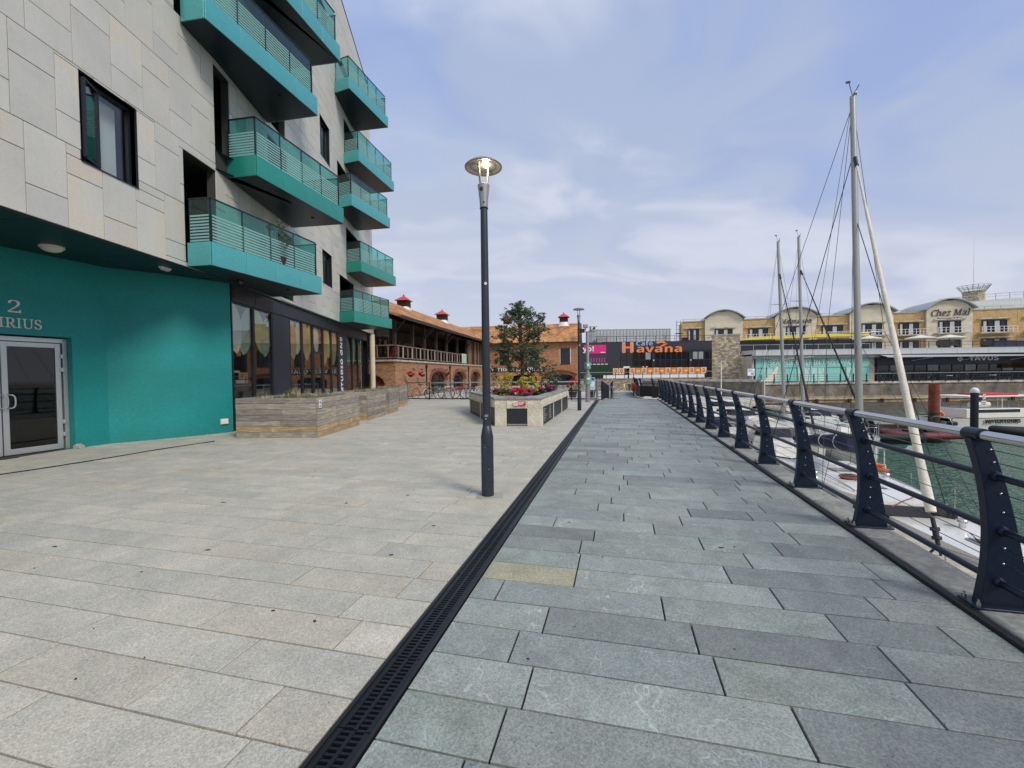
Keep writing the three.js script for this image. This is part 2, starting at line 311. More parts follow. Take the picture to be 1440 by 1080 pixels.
const PAV = [[0.47, 0.45, 0.37], [0.445, 0.43, 0.36], [0.485, 0.465, 0.385], [0.46, 0.43, 0.345], [0.43, 0.42, 0.355]].map((c) => mat(c, 0.8, 0, { map: T.granite, bumpMap: T.granite, bumpScale: 0.002 }));
const SLATE = [[0.265, 0.292, 0.262], [0.23, 0.256, 0.235], [0.29, 0.315, 0.28], [0.25, 0.275, 0.25], [0.205, 0.228, 0.21], [0.265, 0.302, 0.262]].map((c) => mat(c, 0.62, 0, { map: T.slate, bumpMap: T.slate, bumpScale: 0.0025 }));
const SLATEODD = mat([0.34, 0.32, 0.22], 0.7, 0, { map: T.slate });
const mortar = mat([0.022, 0.02, 0.018], 0.95);
function slabGeo(v0, v1, u0, u1, y) {      // a stone with chamfered arrises, its top at y
  const c = 0.0025, a = [[v0, u0], [v1, u0], [v1, u1], [v0, u1]], t = [[v0 + c, u0 + c], [v1 - c, u0 + c], [v1 - c, u1 - c], [v0 + c, u1 - c]], pos = [];
  const put = (...q) => q.forEach(([p, h]) => pos.push(p[0], h, -p[1]));
  put([t[0], y], [t[1], y], [t[2], y], [t[0], y], [t[2], y], [t[3], y]);
  for (let i = 0; i < 4; i++) { const j = (i + 1) % 4; put([a[i], y - 0.0025], [a[j], y - 0.0025], [t[j], y], [a[i], y - 0.0025], [t[j], y], [t[i], y]); put([a[i], y - 0.03], [a[j], y - 0.03], [a[j], y - 0.0025], [a[i], y - 0.03], [a[j], y - 0.0025], [a[i], y - 0.0025]); }
  const g = new THREE.BufferGeometry(); g.setAttribute('position', new THREE.Float32BufferAttribute(pos, 3)); g.computeVertexNormals(); return flat(g);
}
function pave(base, v0, v1, u0, u1, lens, mats, inside, limit, odd) {
  const list = [], q = rngOf(base.name.length * 31 + 5), gap = 0.011;
  for (let k = 0, u = u0; u < u1; u += 0.302, k++) {
    let v = v1 + q() * 0.5; const first = true;
    const edges = [v1]; let e = v1 - 0.25 - q() * 0.6;
    while (e > v0 + 0.15) { edges.push(e); e -= lens[Math.floor(q() * lens.length)] * (0.96 + q() * 0.08); }
    edges.push(v0);
    for (let i = 0; i + 1 < edges.length; i++) {
      const b = edges[i], a = edges[i + 1], vm = (a + b) / 2, um = u + 0.15, y = (q() - 0.5) * 0.003, mi = Math.floor(q() * mats.length), ox = q() * 40, oy = q() * 40;
      if (!inside(vm, um)) continue;
      const x = vm * Math.cos(TH) + um * Math.sin(TH), z = um * Math.cos(TH) - vm * Math.sin(TH);
      const seen = z > 0.4 && Math.abs(x) / z < 1.35;
      list.push({ a: a + gap / 2, b: b - gap / 2, u: u + gap / 2, w: u + 0.302 - gap / 2, y, m: mats[mi], ox, oy, mi, near: seen ? z * z + x * x * 0.2 : 1e4 + z * z + x * x, odd: odd && Math.abs(vm - odd[0]) < 0.3 && Math.abs(um - odd[1]) < 0.16 });
    }
  }
  list.sort((p, r) => p.near - r.near);
  const rest = mats.map(() => []);
  list.forEach((s, i) => {
    const g = slabGeo(s.a, s.b, s.u, s.w, s.y);
    metreUV(g, s.ox, s.oy);
    if (i < limit || s.odd) part('paving_slab', g, s.odd ? SLATEODD : s.m, base, { keep: 1 }); else rest[s.mi].push(g);
  });
  rest.forEach((r, i) => r.length && part('far_paving', r, mats[i], base, { keep: 1, stuff: 1 }));
}
const wallX = (z) => (z < 10.4 ? -10.3 : z < 12.4 ? -9.9 : -8.35 - (z - 12.4) * 0.085);
const plaza = structure('plaza', prism([v2p(-1.255, -6), v2p(-1.255, 25.5), [5, 25.6], [-9.6, 27.6], [-22, 27.6], [-22, -6]], -0.075, -0.027), mortar);
pave(plaza, -12.5, -1.26, 0.3, 29, [0.9, 0.95, 1.05, 1.2, 0.65], PAV, (v, u) => { const z = u * Math.cos(TH) - v * Math.sin(TH), x = v * Math.cos(TH) + u * Math.sin(TH); return z < 27.4 && z > -1.5 && x > wallX(z); }, 299);
const walk = structure('pavement', prism([v2p(-1.04, -6), v2p(2.17, -6), v2p(2.17, 26.2), v2p(1.1, 27.2), v2p(1.1, 36), v2p(-0.4, 36), v2p(-0.4, 26.2), v2p(-1.04, 25)], -0.075, -0.027), mortar);
pave(walk, -1.04, 2.17, 0.12, 36, [0.9, 1.0, 1.1, 1.25, 1.4, 0.6], SLATE, (v, u) => u < 25.6 || (v > -0.4 && v < 1.1), 298, [-0.7, 3.41]);
plaza.rotation.y = walk.rotation.y = 0;
for (const s of [plaza, walk]) for (const c of s.children) c.rotation.y = -TH;

// drainage channel with slotted grating between the two pavings
{
  const t = thing('drainage_channel', 'long black slotted drainage grating between the pale plaza and the grey promenade', 'drain', PT(-1.148, 0, 0), -TH);
  part('channel_bed', box(0.2, 0.02, 27, 0, -0.045, -12.2), M.pit, t);
  for (const s of [-1, 1]) part('edge_rail', box(0.018, 0.05, 25.6, s * 0.094, -0.02, -11.8), M.black, t, { stuff: 0 });
  const q = mat([0.018, 0.02, 0.024], 0.42, 0.5, { bumpMap: T.rough, bumpScale: 0.001 });
  const seg = [];
  seg.push(box(0.03, 0.016, 0.494, -0.069, -0.011, 0), box(0.018, 0.016, 0.494, 0, -0.0112, 0), box(0.03, 0.016, 0.494, 0.069, -0.011, 0));
  for (let k = 0; k < 17; k++) { const z = -0.24 + k * 0.0295; seg.push(box(0.048, 0.013, 0.012, -0.031, -0.0125, z, 0.12), box(0.048, 0.013, 0.012, 0.031, -0.0125, z + 0.012, 0.12)); }
  const g = merge(seg);
  for (let k = 0; k < 51; k++) { const me = part('grating', g.clone(), q, t); me.position.set(0, 0, -(0.9 + k * 0.5)); }
}
// slim slot drain curving past the teal wall
single('slot_drain', tube([P(-9.9, 0.004, 5.6), P(-8.6, 0.004, 6.9), P(-8.0, 0.004, 8.4), P(-7.75, 0.004, 9.4), P(-7.3, 0.004, 10.5)], 0.014, 40, 6), M.pit, 'thin black slot drain in the paving before the teal wall', 'drain');

// kerb along the water
{
  const t = thing('kerb', 'grey stone kerb with dark steel edge under the navy railing', 'kerb', PT(2.4, 0, 0), -TH);
  part('edge_angle', [box(0.045, 0.05, 31, -0.205, -0.002, -10.6)], M.rubber, t);
  const km = [[0.255, 0.262, 0.235], [0.225, 0.23, 0.21], [0.28, 0.282, 0.245]].map((c) => mat(c, 0.8, 0, { map: T.concrete, bumpMap: T.rough, bumpScale: 0.004 }));
  for (let k = 0; k < 25; k++) { const me = part('kerb_stone', rbox(0.32, 0.09, 1.19, -0.012, -0.015, 0, 0.012), km[k % 3], t, { ox: k * 1.7 }); me.position.z = 4.4 - k * 1.2; }
}
// ---------------------------------------------------------------- promenade railing
{
  const t = thing('promenade_railing', 'navy curved-post railing with steel handrail and wires along the water', 'railing', PT(2.26, 0.03, 0), -TH);
  const fin = new THREE.Shape();
  fin.moveTo(0, 0); fin.bezierCurveTo(0.05, 0.25, 0.085, 0.62, -0.055, 1.08); fin.lineTo(0.04, 1.09); fin.bezierCurveTo(0.15, 0.8, 0.215, 0.45, 0.275, 0); fin.lineTo(0, 0);
  const finG = new THREE.ExtrudeGeometry(fin, { depth: 0.055, bevelEnabled: true, bevelSize: 0.006, bevelThickness: 0.006, bevelSegments: 2, bevelOffset: -0.006, curveSegments: 20 }).translate(0, 0.012, -0.0275);
  const innerAt = (h) => { let best = 0, bd = 9; for (let s = 0; s <= 40; s++) { const k = s / 40, a = 1 - k, y = 3 * a * a * k * 0.25 + 3 * a * k * k * 0.62 + k * k * k * 1.08, x = 3 * a * a * k * 0.05 + 3 * a * k * k * 0.085 - k * k * k * 0.055; if (Math.abs(y - h) < bd) { bd = Math.abs(y - h); best = x; } } return best; };
  const rails = [[0.85], [0.5], [0.17]].map(([h]) => [innerAt(h) + 0.075, h]), wires = [1.02, 0.94, 0.74, 0.62, 0.39, 0.29].map((h) => [innerAt(h) + 0.085, h]);
  const post = merge([finG, new THREE.CylinderGeometry(0.043, 0.043, 0.13, 18).rotateX(Math.PI / 2).translate(-0.01, 1.115, 0),
    ...rails.flatMap(([x, h]) => [new THREE.SphereGeometry(0.036, 12, 8).scale(1, 1, 1.5).translate(x, h, 0.02), new THREE.SphereGeometry(0.036, 12, 8).scale(1, 1, 1.5).translate(x, h, -0.02)])]);
  const plateG = rbox(0.35, 0.016, 0.17, 0.13, 0.008, 0, 0.005);
  const bolts = merge([[-0.02, 0.06], [-0.02, -0.06], [0.285, 0.07], [0.285, -0.07]].flatMap(([x, z]) => [new THREE.CylinderGeometry(0.013, 0.013, 0.024, 6).translate(x, 0.027, z), new THREE.CylinderGeometry(0.007, 0.007, 0.02, 6).translate(x, 0.048, z)]));
  const studs = merge(wires.map(([x, h]) => new THREE.SphereGeometry(0.0085, 8, 6).translate(x, h, 0.033)).concat(wires.map(([x, h]) => new THREE.SphereGeometry(0.0085, 8, 6).translate(x, h, -0.033))));
  const U = []; for (let k = -2; k < 16; k++) U.push(3.42 + 1.5 * k);
  // posts keep a straight line, then swing left where the promenade narrows
  const spots = U.map((u) => [0, u, 0]);
  spots.push([-0.3, 26.6, 0.5], [-0.95, 27.5, 0.5], [-1.1, 28.9, 0.1], [-1.1, 30.3, 0], [-1.1, 31.7, 0], [-1.1, 33.1, 0], [-1.1, 34.5, 0]);
  for (const [v, u, turn] of spots) {
    const p = part('post', post.clone(), M.navy, t); p.position.set(v, 0, -u); p.rotation.y = turn;
    part('base_plate', plateG.clone(), M.navy, p); part('bolt', bolts.clone(), M.bolt, p); part('wire_stud', studs.clone(), M.bolt, p);
  }
  const line = (x, h) => spots.map(([v, u, a]) => new THREE.Vector3(v + x * Math.cos(a), h, -u - x * Math.sin(a) * -1));
  for (let i = 0; i + 1 < spots.length; i++) {
    const seg = (x, h, r, n) => { const l = line(x, h); return bar(l[i], l[i + 1], r, r, n); };
    part('handrail', seg(-0.01, 1.115, 0.032, 16), M.steel, t);
    rails.forEach(([x, h]) => part('rail', seg(x, h, 0.0225, 12), M.navy, t));
    part('wire', wires.map(([x, h]) => seg(x, h, 0.0032, 5)), M.wire, t);
    if (i > 16) { const [v1, u1] = spots[i], [v2, u2] = spots[i + 1]; part('solid_panel', box(0.02, 0.62, Math.hypot(v2 - v1, u2 - u1) - 0.06, (v1 + v2) / 2 + 0.02, 0.38, -(u1 + u2) / 2, Math.atan2(v2 - v1, -(u2 - u1))), M.dark, t); }
  }
}

// specks of gum, grit and dead leaves lying on the paving
{
  const q = rngOf(515), g = [];
  for (let k = 0; k < 90; k++) { const u = 1.2 + q() ** 1.6 * 14, v = -7 + q() * 9, [x, z] = v2p(v, u); if (x < -7 || Math.abs(v + 1.15) < 0.2 || v > 2.1) continue; const r = 0.0025 + q() * q() * 0.011, n = 7, o = []; for (let i = 0; i < n; i++) { const a = i / n * 6.283, d = r * (0.6 + q() * 0.8); o.push([x + Math.cos(a) * d * (1 + (k % 5) * 0.5), z + Math.sin(a) * d]); } g.push(prism(o, 0.0005, 0.004 + q() * 0.003)); }
  const me = part('leaf_litter', g, mat([0.05, 0.045, 0.035], 0.9), scene, { stuff: 1 }); tag(me, 'scattered dark specks of grit and dead leaf on the paving', 'litter'); me.name = 'leaf_litter';
}
// ---------------------------------------------------------------- apartment building on the left
{
  const B = thing('apartment_building', 'apartment building with pale stone cladding, teal balconies and teal entrance on the left', 'building', P(-9, 0, 12));
  const Q = (x, y, z) => new THREE.Vector3(x + 9, y, -z + 12);              // plan to the building's own frame
  const pr = (pts, y0, y1, b) => prism(pts.map(([x, z]) => [x + 9, z - 12]), y0, y1, b);
  const CL = [[0.60, 0.58, 0.515], [0.58, 0.56, 0.50], [0.615, 0.595, 0.53], [0.59, 0.565, 0.495], [0.565, 0.55, 0.495]].map((c) => mat(c, 0.55, 0, { map: T.stain }));
  const backing = mat([0.05, 0.05, 0.045], 0.9);
  // a clad wall: backing with openings, panels as children; frame: s along the wall, outward = +x
  function cladWall(a, b, y0, y1, openings, seed, limit, split) {
    const len = Math.hypot(b[0] - a[0], b[1] - a[1]), head = Math.atan2(b[0] - a[0], b[1] - a[1]);
    const sh = shapeOf([[0, y0], [len, y0], [len, y1], [0, y1]]);
    for (const [s0, s1, h0, h1] of openings) { const c0 = Math.max(s0, 0.012), c1 = Math.min(s1, len - 0.012); sh.holes.push(new THREE.Path([[c0, h0], [c1, h0], [c1, h1], [c0, h1]].map((p) => new THREE.Vector2(...p)))); }
    const g = new THREE.ExtrudeGeometry(sh, { depth: 0.2, bevelEnabled: false }).rotateY(Math.PI / 2).translate(-0.235, 0, 0);   // x-y outline to s-y
    const w = part('wall', g, backing, B); w.position.copy(Q(a[0], 0, a[1])); w.rotation.y = -head;
    const q = rngOf(seed), rects = [];
    const bands = []; for (let y = y0; y < y1 - 0.2; y += split) bands.push([y, Math.min(y1, y + split)]);
    bands.forEach(([b0, b1], bi) => {
      let s = -q() * 0.5, k = Math.floor(q() * 2);
      while (s < len) {
        const wd = 0.56 + q() * 0.2, cut = (k++ % 2 ? 0.32 : 0.68) + (q() - 0.5) * 0.06, m = b0 + (b1 - b0) * cut;
        rects.push([s, s + wd, b0, m], [s, s + wd, m, b1]); s += wd;
      }
    });
    let out = rects.map(([p, r, h0, h1]) => [Math.max(p, 0), Math.min(r, len), h0, h1]).filter((r) => r[1] - r[0] > 0.03);
    for (const [s0, s1, h0, h1] of openings) out = out.flatMap((r) => {
      if (r[1] <= s0 || r[0] >= s1 || r[3] <= h0 || r[2] >= h1) return [r];
      const res = [], m0 = Math.max(r[2], h0), m1 = Math.min(r[3], h1);
      if (r[2] < h0) res.push([r[0], r[1], r[2], h0]); if (r[3] > h1) res.push([r[0], r[1], h1, r[3]]);
      if (r[0] < s0) res.push([r[0], s0, m0, m1]); if (r[1] > s1) res.push([s1, r[1], m0, m1]);
      return res;
    });
    out = out.filter((r) => r[1] - r[0] > 0.04 && r[3] - r[2] > 0.04).map((r) => [...r, Math.floor(q() * CL.length), q() * 30, q() * 30, (q() - 0.5) * 0.004]);
    out.sort((r, t) => (r[0] + a[1]) ** 2 + (r[2] - 2) ** 2 - ((t[0] + a[1]) ** 2 + (t[2] - 2) ** 2));
    const rest = [];
    out.forEach((r, i) => {
      const gp = 0.013, g = new RoundedBoxGeometry(0.03, r[3] - r[2] - gp, r[1] - r[0] - gp, 1, 0.004).translate(-0.015 + r[7], (r[2] + r[3]) / 2, -(r[0] + r[1]) / 2);
      if (i < limit) part('cladding_panel', metreUV(flat(g), r[5], r[6]), CL[r[4]], w, { keep: 1 }); else rest.push(metreUV(flat(g), r[5], r[6]));
    });
    if (rest.length) part('upper_cladding', rest, CL[0], w, { keep: 1, stuff: 1 });
    return { w, len, head };
  }
  // a window set in a wall's opening: frame bars, panes, sill; a sash may stand ajar
  function windowIn(w, s0, s1, h0, h1, ajar) {
    const c = (s0 + s1) / 2, m = M.dark, f = 0.06, x = -0.16;
    const fr = part('window', [box(0.07, f, s1 - s0, x, h1 - f / 2, -c), box(0.07, f, s1 - s0, x, h0 + f / 2, -c), box(0.07, h1 - h0 - 2 * f, f, x, (h0 + h1) / 2, -s0 - f / 2), box(0.07, h1 - h0 - 2 * f, f, x, (h0 + h1) / 2, -s1 + f / 2), box(0.075, h1 - h0 - 2 * f, f, x, (h0 + h1) / 2, -lerp(s0, s1, 0.4)),
      box(0.24, 0.018, s1 - s0 + 0.02, -0.1, h0 - 0.009, -c), box(0.2, 0.02, s1 - s0, -0.1, h1 + 0.01, -c), box(0.2, h1 - h0 - 0.002, 0.02, -0.1, (h0 + h1) / 2, -s0 + 0.01), box(0.2, h1 - h0 - 0.002, 0.02, -0.1, (h0 + h1) / 2, -s1 - 0.01)], m, B);
    fr.position.copy(w.position); fr.rotation.copy(w.rotation);
    part('pane', box(0.012, h1 - h0 - 2 * f, lerp(s0, s1, 0.4) - s0 - f * 1.5, 0, 0, 0), M.glass, fr, { at: [x + (ajar ? 0.1 : 0), (h0 + h1) / 2, -lerp(s0, s1, 0.22)], ry: 0 }).rotation.set(0, ajar ? 0.32 : 0, 0);
    if (ajar) { const sh = part('sash', [box(0.05, 0.05, 0.4, 0, 0.72, 0), box(0.05, 0.05, 0.4, 0, -0.72, 0), box(0.05, 1.44, 0.05, 0, 0, 0.2), box(0.05, 1.44, 0.05, 0, 0, -0.2)], m, fr, { at: [x + 0.1, (h0 + h1) / 2, -lerp(s0, s1, 0.22)] }); sh.rotation.y = 0.32; }
    part('pane', box(0.012, h1 - h0 - 2 * f, s1 - lerp(s0, s1, 0.4) - f * 1.5, x, (h0 + h1) / 2, -lerp(s0, s1, 0.7)), M.glass, fr);
    part('blind', box(0.01, h1 - h0 - 0.1, s1 - lerp(s0, s1, 0.4) - 0.3, x - 0.18, (h0 + h1) / 2, -lerp(s0, s1, 0.72)), M.curtain, fr);
    return fr;
  }
  const LV = [4.25, 7.1, 10.03, 12.9, 15.75, 18.6];
  const A0 = [-7.82, 1.5], A1 = [-7.82, 11.6], E1 = [-9.37, 29.4];
  const o1 = [[6.47, 7.66, 5.57, 7.2], [8.95, 10.2, 4.36, 7.06], [8.8, 10.2, 10.2, 12.85]];
  const w1 = cladWall(A0, A1, 4.25, 15.8, o1, 3, 299, 1.5);
  windowIn(w1.w, ...o1[0], true);
  const o2 = [];
  const zs = (z) => (z - A1[1]) / Math.cos(0.0882);
  o2.push([zs(15.2), zs(16.4), 4.4, 6.8], [zs(11.55), zs(12.35), 7.25, 9.9], [zs(14.6), zs(16.1), 7.25, 9.7], [zs(14.2), zs(16), 10.2, 12.7], [zs(12.2), zs(15.6), 13.05, 15.5], [zs(14), zs(16), 15.9, 18.3]);
  const wins = [[zs(19.66), zs(20.9), 5.82, 7.33], [zs(19.7), zs(20.95), 11.62, 13.4], [zs(19.7), zs(20.95), 17.2, 18.9], [zs(17.6), zs(18.7), 14.4, 16.0]];
  o2.push(...wins);
  LV.slice(0, 5).forEach((y, i) => o2.push(i % 2 ? [zs(23.4), zs(26.2), y + 0.15, y + 2.5] : [zs(22.1), zs(24.7), y + 0.15, y + 2.5]));
  const w2 = cladWall(A1, E1, 4.25, 20.3, o2, 9, 299, 1.43);
  wins.forEach((o) => windowIn(w2.w, ...o, false));
  // parapet with a sloping dark coping
  const pa = part('parapet', slab([[0, 20.305], [w2.len, 20.305], [w2.len, 20.6], [0, 23.4]], 0.25).rotateY(Math.PI / 2).translate(-0.25, 0, 0), CL[0], B); pa.position.copy(w2.w.position); pa.rotation.copy(w2.w.rotation);
  part('coping', bar([-0.1, 23.45, 0], [-0.1, 20.65, -w2.len - 0.1], 0.13, 0.13, 4), M.dark, pa);
  const w3 = cladWall(E1, [-14.5, 31.0], 4.25, 20.3, [], 21, 40, 1.43);
  // floors, rooms and roof behind the facade
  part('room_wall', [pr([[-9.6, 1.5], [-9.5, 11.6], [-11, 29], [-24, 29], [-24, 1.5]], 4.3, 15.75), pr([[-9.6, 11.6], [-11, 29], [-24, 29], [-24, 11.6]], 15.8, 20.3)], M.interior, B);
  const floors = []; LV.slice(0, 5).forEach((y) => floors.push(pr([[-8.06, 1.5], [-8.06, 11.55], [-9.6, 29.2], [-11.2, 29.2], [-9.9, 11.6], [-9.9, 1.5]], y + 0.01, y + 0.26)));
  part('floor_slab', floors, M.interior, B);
  const glz = [];
  const wallGlass = (s0, s1, h0, h1, w) => { const n = Math.max(1, Math.round((s1 - s0) / 0.95)); for (let i = 0; i < n; i++) { const a = lerp(s0, s1, i / n), b = lerp(s0, s1, (i + 1) / n); const d = part('glazed_door', [box(0.06, h1 - h0, 0.06, -1.15, (h0 + h1) / 2, -a - 0.03), box(0.06, h1 - h0, 0.06, -1.15, (h0 + h1) / 2, -b + 0.03), box(0.06, 0.07, b - a - 0.12, -1.15, h1 - 0.035, -(a + b) / 2), box(0.06, 0.1, b - a - 0.12, -1.15, h0 + 0.05, -(a + b) / 2)], M.dark, B); d.position.copy(w.w.position); d.rotation.copy(w.w.rotation); part('pane', box(0.012, h1 - h0 - 0.17, b - a - 0.12, -1.15, (h0 + h1) / 2 + 0.015, -(a + b) / 2), M.glass, d); if (i % 2) part('curtain', box(0.03, h1 - h0 - 0.2, (b - a) * 0.5, -1.35, (h0 + h1) / 2, -(a + b) / 2 + 0.1), M.curtain, d); } };
  o1.slice(1).forEach((o) => wallGlass(...o, w1)); o2.filter((o) => !wins.includes(o)).forEach((o) => wallGlass(...o, w2));
  // soffit over the entrance, in panels
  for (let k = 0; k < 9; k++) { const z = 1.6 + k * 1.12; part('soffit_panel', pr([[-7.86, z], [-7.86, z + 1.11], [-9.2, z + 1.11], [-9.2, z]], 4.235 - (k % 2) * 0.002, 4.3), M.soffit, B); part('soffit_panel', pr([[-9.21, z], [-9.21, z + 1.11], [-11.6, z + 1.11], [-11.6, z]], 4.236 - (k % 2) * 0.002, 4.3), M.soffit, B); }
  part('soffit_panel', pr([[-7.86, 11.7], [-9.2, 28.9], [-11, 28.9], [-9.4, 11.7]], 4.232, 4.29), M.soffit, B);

  // ---- teal entrance walls
  const D0 = [-10.16, 8.63], dd = [0.248, 0.969];                     // wall line and direction
  const dAt = (s, off = 0) => [D0[0] + dd[0] * s + dd[1] * off, D0[1] + dd[1] * s - dd[0] * off];
  const dhead = Math.atan2(dd[0], dd[1]);
  const sh = shapeOf([[-6, -0.02], [1.77, -0.02], [1.77, 4.24], [-6, 4.24]]);
  sh.holes.push(new THREE.Path([[-1.05, 0.001], [1.1, 0.001], [1.1, 2.5], [-1.05, 2.5]].map((p) => new THREE.Vector2(...p))));
  const dw = part('entrance_wall', new THREE.ExtrudeGeometry(sh, { depth: 0.3, bevelEnabled: false }).rotateY(Math.PI / 2).translate(-0.3, 0, 0), M.teal, B);
  dw.position.copy(Q(D0[0], 0, D0[1])); dw.rotation.y = -dhead;
  // curved teal wall
  const c0 = dAt(1.77), c1 = [-8.0, 12.3], cv = []; for (let i = 0; i <= 16; i++) { const t = i / 16, bow = 0.10 * Math.sin(Math.PI * t); cv.push([lerp(c0[0], c1[0], t) + bow * 0.75, lerp(c0[1], c1[1], t) - bow * 0.66]); }
  part('curved_wall', pr([...cv, ...cv.slice().reverse().map(([x, z]) => [x - 0.3, z + 0.25])], -0.02, 4.232), M.teal, B);
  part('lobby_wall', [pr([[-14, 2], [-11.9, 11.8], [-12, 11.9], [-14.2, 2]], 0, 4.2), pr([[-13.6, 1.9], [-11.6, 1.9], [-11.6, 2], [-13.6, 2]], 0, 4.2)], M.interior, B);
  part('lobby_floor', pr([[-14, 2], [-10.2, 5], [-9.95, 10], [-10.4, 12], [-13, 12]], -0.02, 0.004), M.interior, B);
  part('notice_panel', box(0.3, 1.0, 0.03, 0, 0, 0), M.interiorpale, B, { at: Q(-11.2, 1.1, 9.1), ry: 1.2 });
  // aluminium double door
  for (let k = 0; k < 2; k++) {
    const s0 = k ? 0.03 : -0.99, s1 = k ? 0.99 : 0.01, c = (s0 + s1) / 2, w = s1 - s0, x = -0.2, st = 0.095;
    const d = part('door', [rbox(0.055, 2.34, st, x, 1.19, -s0 - st / 2, 0.006), rbox(0.055, 2.34, st, x, 1.19, -s1 + st / 2, 0.006), rbox(0.05, 0.1, w - 2 * st, x, 2.31, -c, 0.006), rbox(0.05, 0.12, w - 2 * st, x, 0.08, -c, 0.006)], M.alu, B);
    d.position.copy(dw.position); d.rotation.copy(dw.rotation);
    part('pane', box(0.012, 2.13, w - 2 * st, x, 1.2, -c), M.doorglass, d);
    const hs = k ? s0 + 0.045 : s1 - 0.045;
    part('handle', [tube([[x + 0.03, 1.26, -hs - 0.005], [x + 0.1, 1.26, -hs - 0.06], [x + 0.12, 1.23, -hs - 0.09], [x + 0.12, 1.02, -hs - 0.09], [x + 0.1, 0.99, -hs - 0.06], [x + 0.03, 0.99, -hs - 0.005]], 0.014, 20, 8), box(0.012, 0.36, 0.06, x + 0.032, 1.12, -hs)], M.alu, d);
    if (k) part('closer', [0.34, 0.62, 1.78, 2.08].map((y) => rbox(0.05, 0.09, 0.045, x + 0.045, y, -s1 - 0.01, 0.008)), M.alu, d);
  }
  const df = part('door_frame', [box(0.09, 2.47, 0.075, -0.2, 1.235, -1.055), box(0.09, 0.09, 2.1, -0.2, 2.42, -0.01), box(0.09, 2.47, 0.05, -0.2, 1.235, 1.03)], M.alu, B); df.position.copy(dw.position); df.rotation.copy(dw.rotation);
  const letM = mat([0.62, 0.6, 0.54], 0.45, 0.3);
  const lt = (s, size, at, y, wsc = 1) => { const g = text(s, size, 0.012, 'serif_regular', wsc).rotateY(Math.PI / 2); const me = part('lettering', g, letM, B); me.position.copy(Q(dAt(at, 0.004)[0], y, dAt(at, 0.004)[1])); me.rotation.y = -dhead; };
  lt('2', 0.25, 0.17, 2.94, 1.3); lt('SIRIUS', 0.2, 0.19, 2.63, 0.92);

  // ---- glazed ground floor
  const G0 = [-8.06, 12.35], gd = [-0.0863, 0.99627], ghead = Math.atan2(gd[0], gd[1]);
  const fx = (geos, name, m, parent = B, o = {}) => { const me = part(name, geos, m, parent, o); if (parent === B) { me.position.copy(Q(G0[0], 0, G0[1])); me.rotation.y = -ghead; } return me; };
  fx([box(0.3, 0.46, 15.4, -0.06, 4.0, -7.7), box(0.1, 0.12, 15.4, -0.02, 0.06, -7.7)], 'shop_fascia', M.dark);
  for (let k = 0; k < 2; k++) fx(Array.from({ length: 7 }, (_, i) => box(0.02, 0.03, 1.2, 0.1, 3.84 + i * 0.05, -0.65 - k * 1.25)), 'louvre', M.black);
  for (const [w, s] of [[1.36, 3.22], [1.3, 10.43]]) fx(box(0.34, 4.1, w, -0.12, 2.05, -s), 'pillar', M.pillar);
  const panes = [[0.04, 1.25], [1.3, 2.5], [3.95, 5.08], [5.14, 6.2], [6.28, 7.5], [7.56, 8.64], [8.7, 9.74], [11.12, 12.2], [12.26, 13.4], [13.46, 14.5]];
  panes.forEach(([s0, s1], i) => {
    const door = i === 4, f = fx([box(0.09, 3.7, 0.05, 0, 1.9, -s0 - 0.01), box(0.09, 3.7, 0.05, 0, 1.9, -s1 + 0.01), box(0.08, 0.05, s1 - s0 - 0.08, 0, 3.74, -(s0 + s1) / 2)].concat(door ? [box(0.08, 0.08, 1.14, 0, 2.6, -6.89), box(0.09, 2.6, 0.09, 0.004, 1.3, -6.36), box(0.09, 2.6, 0.09, 0.004, 1.3, -7.42), box(0.06, 0.12, 0.96, 0, 0.16, -6.89)] : []), 'shop_window', M.black);
    part('pane', box(0.014, 3.6, s1 - s0 - 0.08, -0.004, 1.92, -(s0 + s1) / 2), M.glass, f);
    if (door) part('door_leaf', [box(0.05, 2.4, 0.4, -0.45, 1.25, -6.6, 0.5)], M.black, f);
  });
  // printed overlapping leaf shapes on the glass
  const pc = [[0.55, 0.62, 0.1], [0.12, 0.36, 0.22], [0.62, 0.62, 0.54], [0.5, 0.32, 0.1], [0.3, 0.5, 0.34]];
  const leafAt = (s, y, r, a, i) => { const t = new THREE.Shape(); t.moveTo(0, -r); t.bezierCurveTo(r * 0.55, -r * 0.75, r * 0.75, r * 0.6, 0, r); t.bezierCurveTo(-r * 0.75, r * 0.6, -r * 0.55, -r * 0.75, 0, -r); const g = new THREE.ExtrudeGeometry(t, { depth: 0.002, bevelEnabled: false, curveSegments: 14 }).rotateZ(a).rotateY(Math.PI / 2).translate(-0.02 - i * 0.004, y, -s); return g; };
  [[0.3, 3.0, 0.75, 0.1, 2], [0.95, 3.0, 0.8, -0.3, 4], [1.75, 3.05, 0.75, 0.25, 0], [2.2, 2.9, 0.7, -0.2, 4], [4.3, 3.0, 0.8, 0.15, 3], [4.85, 3.1, 0.7, -0.2, 2], [5.6, 3.0, 0.8, 0.2, 3], [6.0, 3.1, 0.7, -0.25, 0], [6.8, 3.2, 0.65, 0.1, 2], [7.9, 2.9, 0.85, -0.1, 3], [8.3, 3.1, 0.7, 0.2, 0], [9.2, 2.9, 0.85, -0.15, 3], [11.6, 2.9, 0.8, 0.2, 1], [12.7, 3.0, 0.8, -0.2, 4], [13.9, 2.9, 0.75, 0.1, 1]].forEach(([s, y, r, a, c], i) => fx(leafAt(s, y, r, a, i % 3), 'window_graphic', mat(pc[c], 0.5, 0, { transmission: 0.45, thickness: 0 })));
  // inside the shop: counter, pale screens, back wall and floor
  const room = [[-8.2, 12.4], [-9.5, 27.4], [-16, 27.4], [-16, 12.4]];
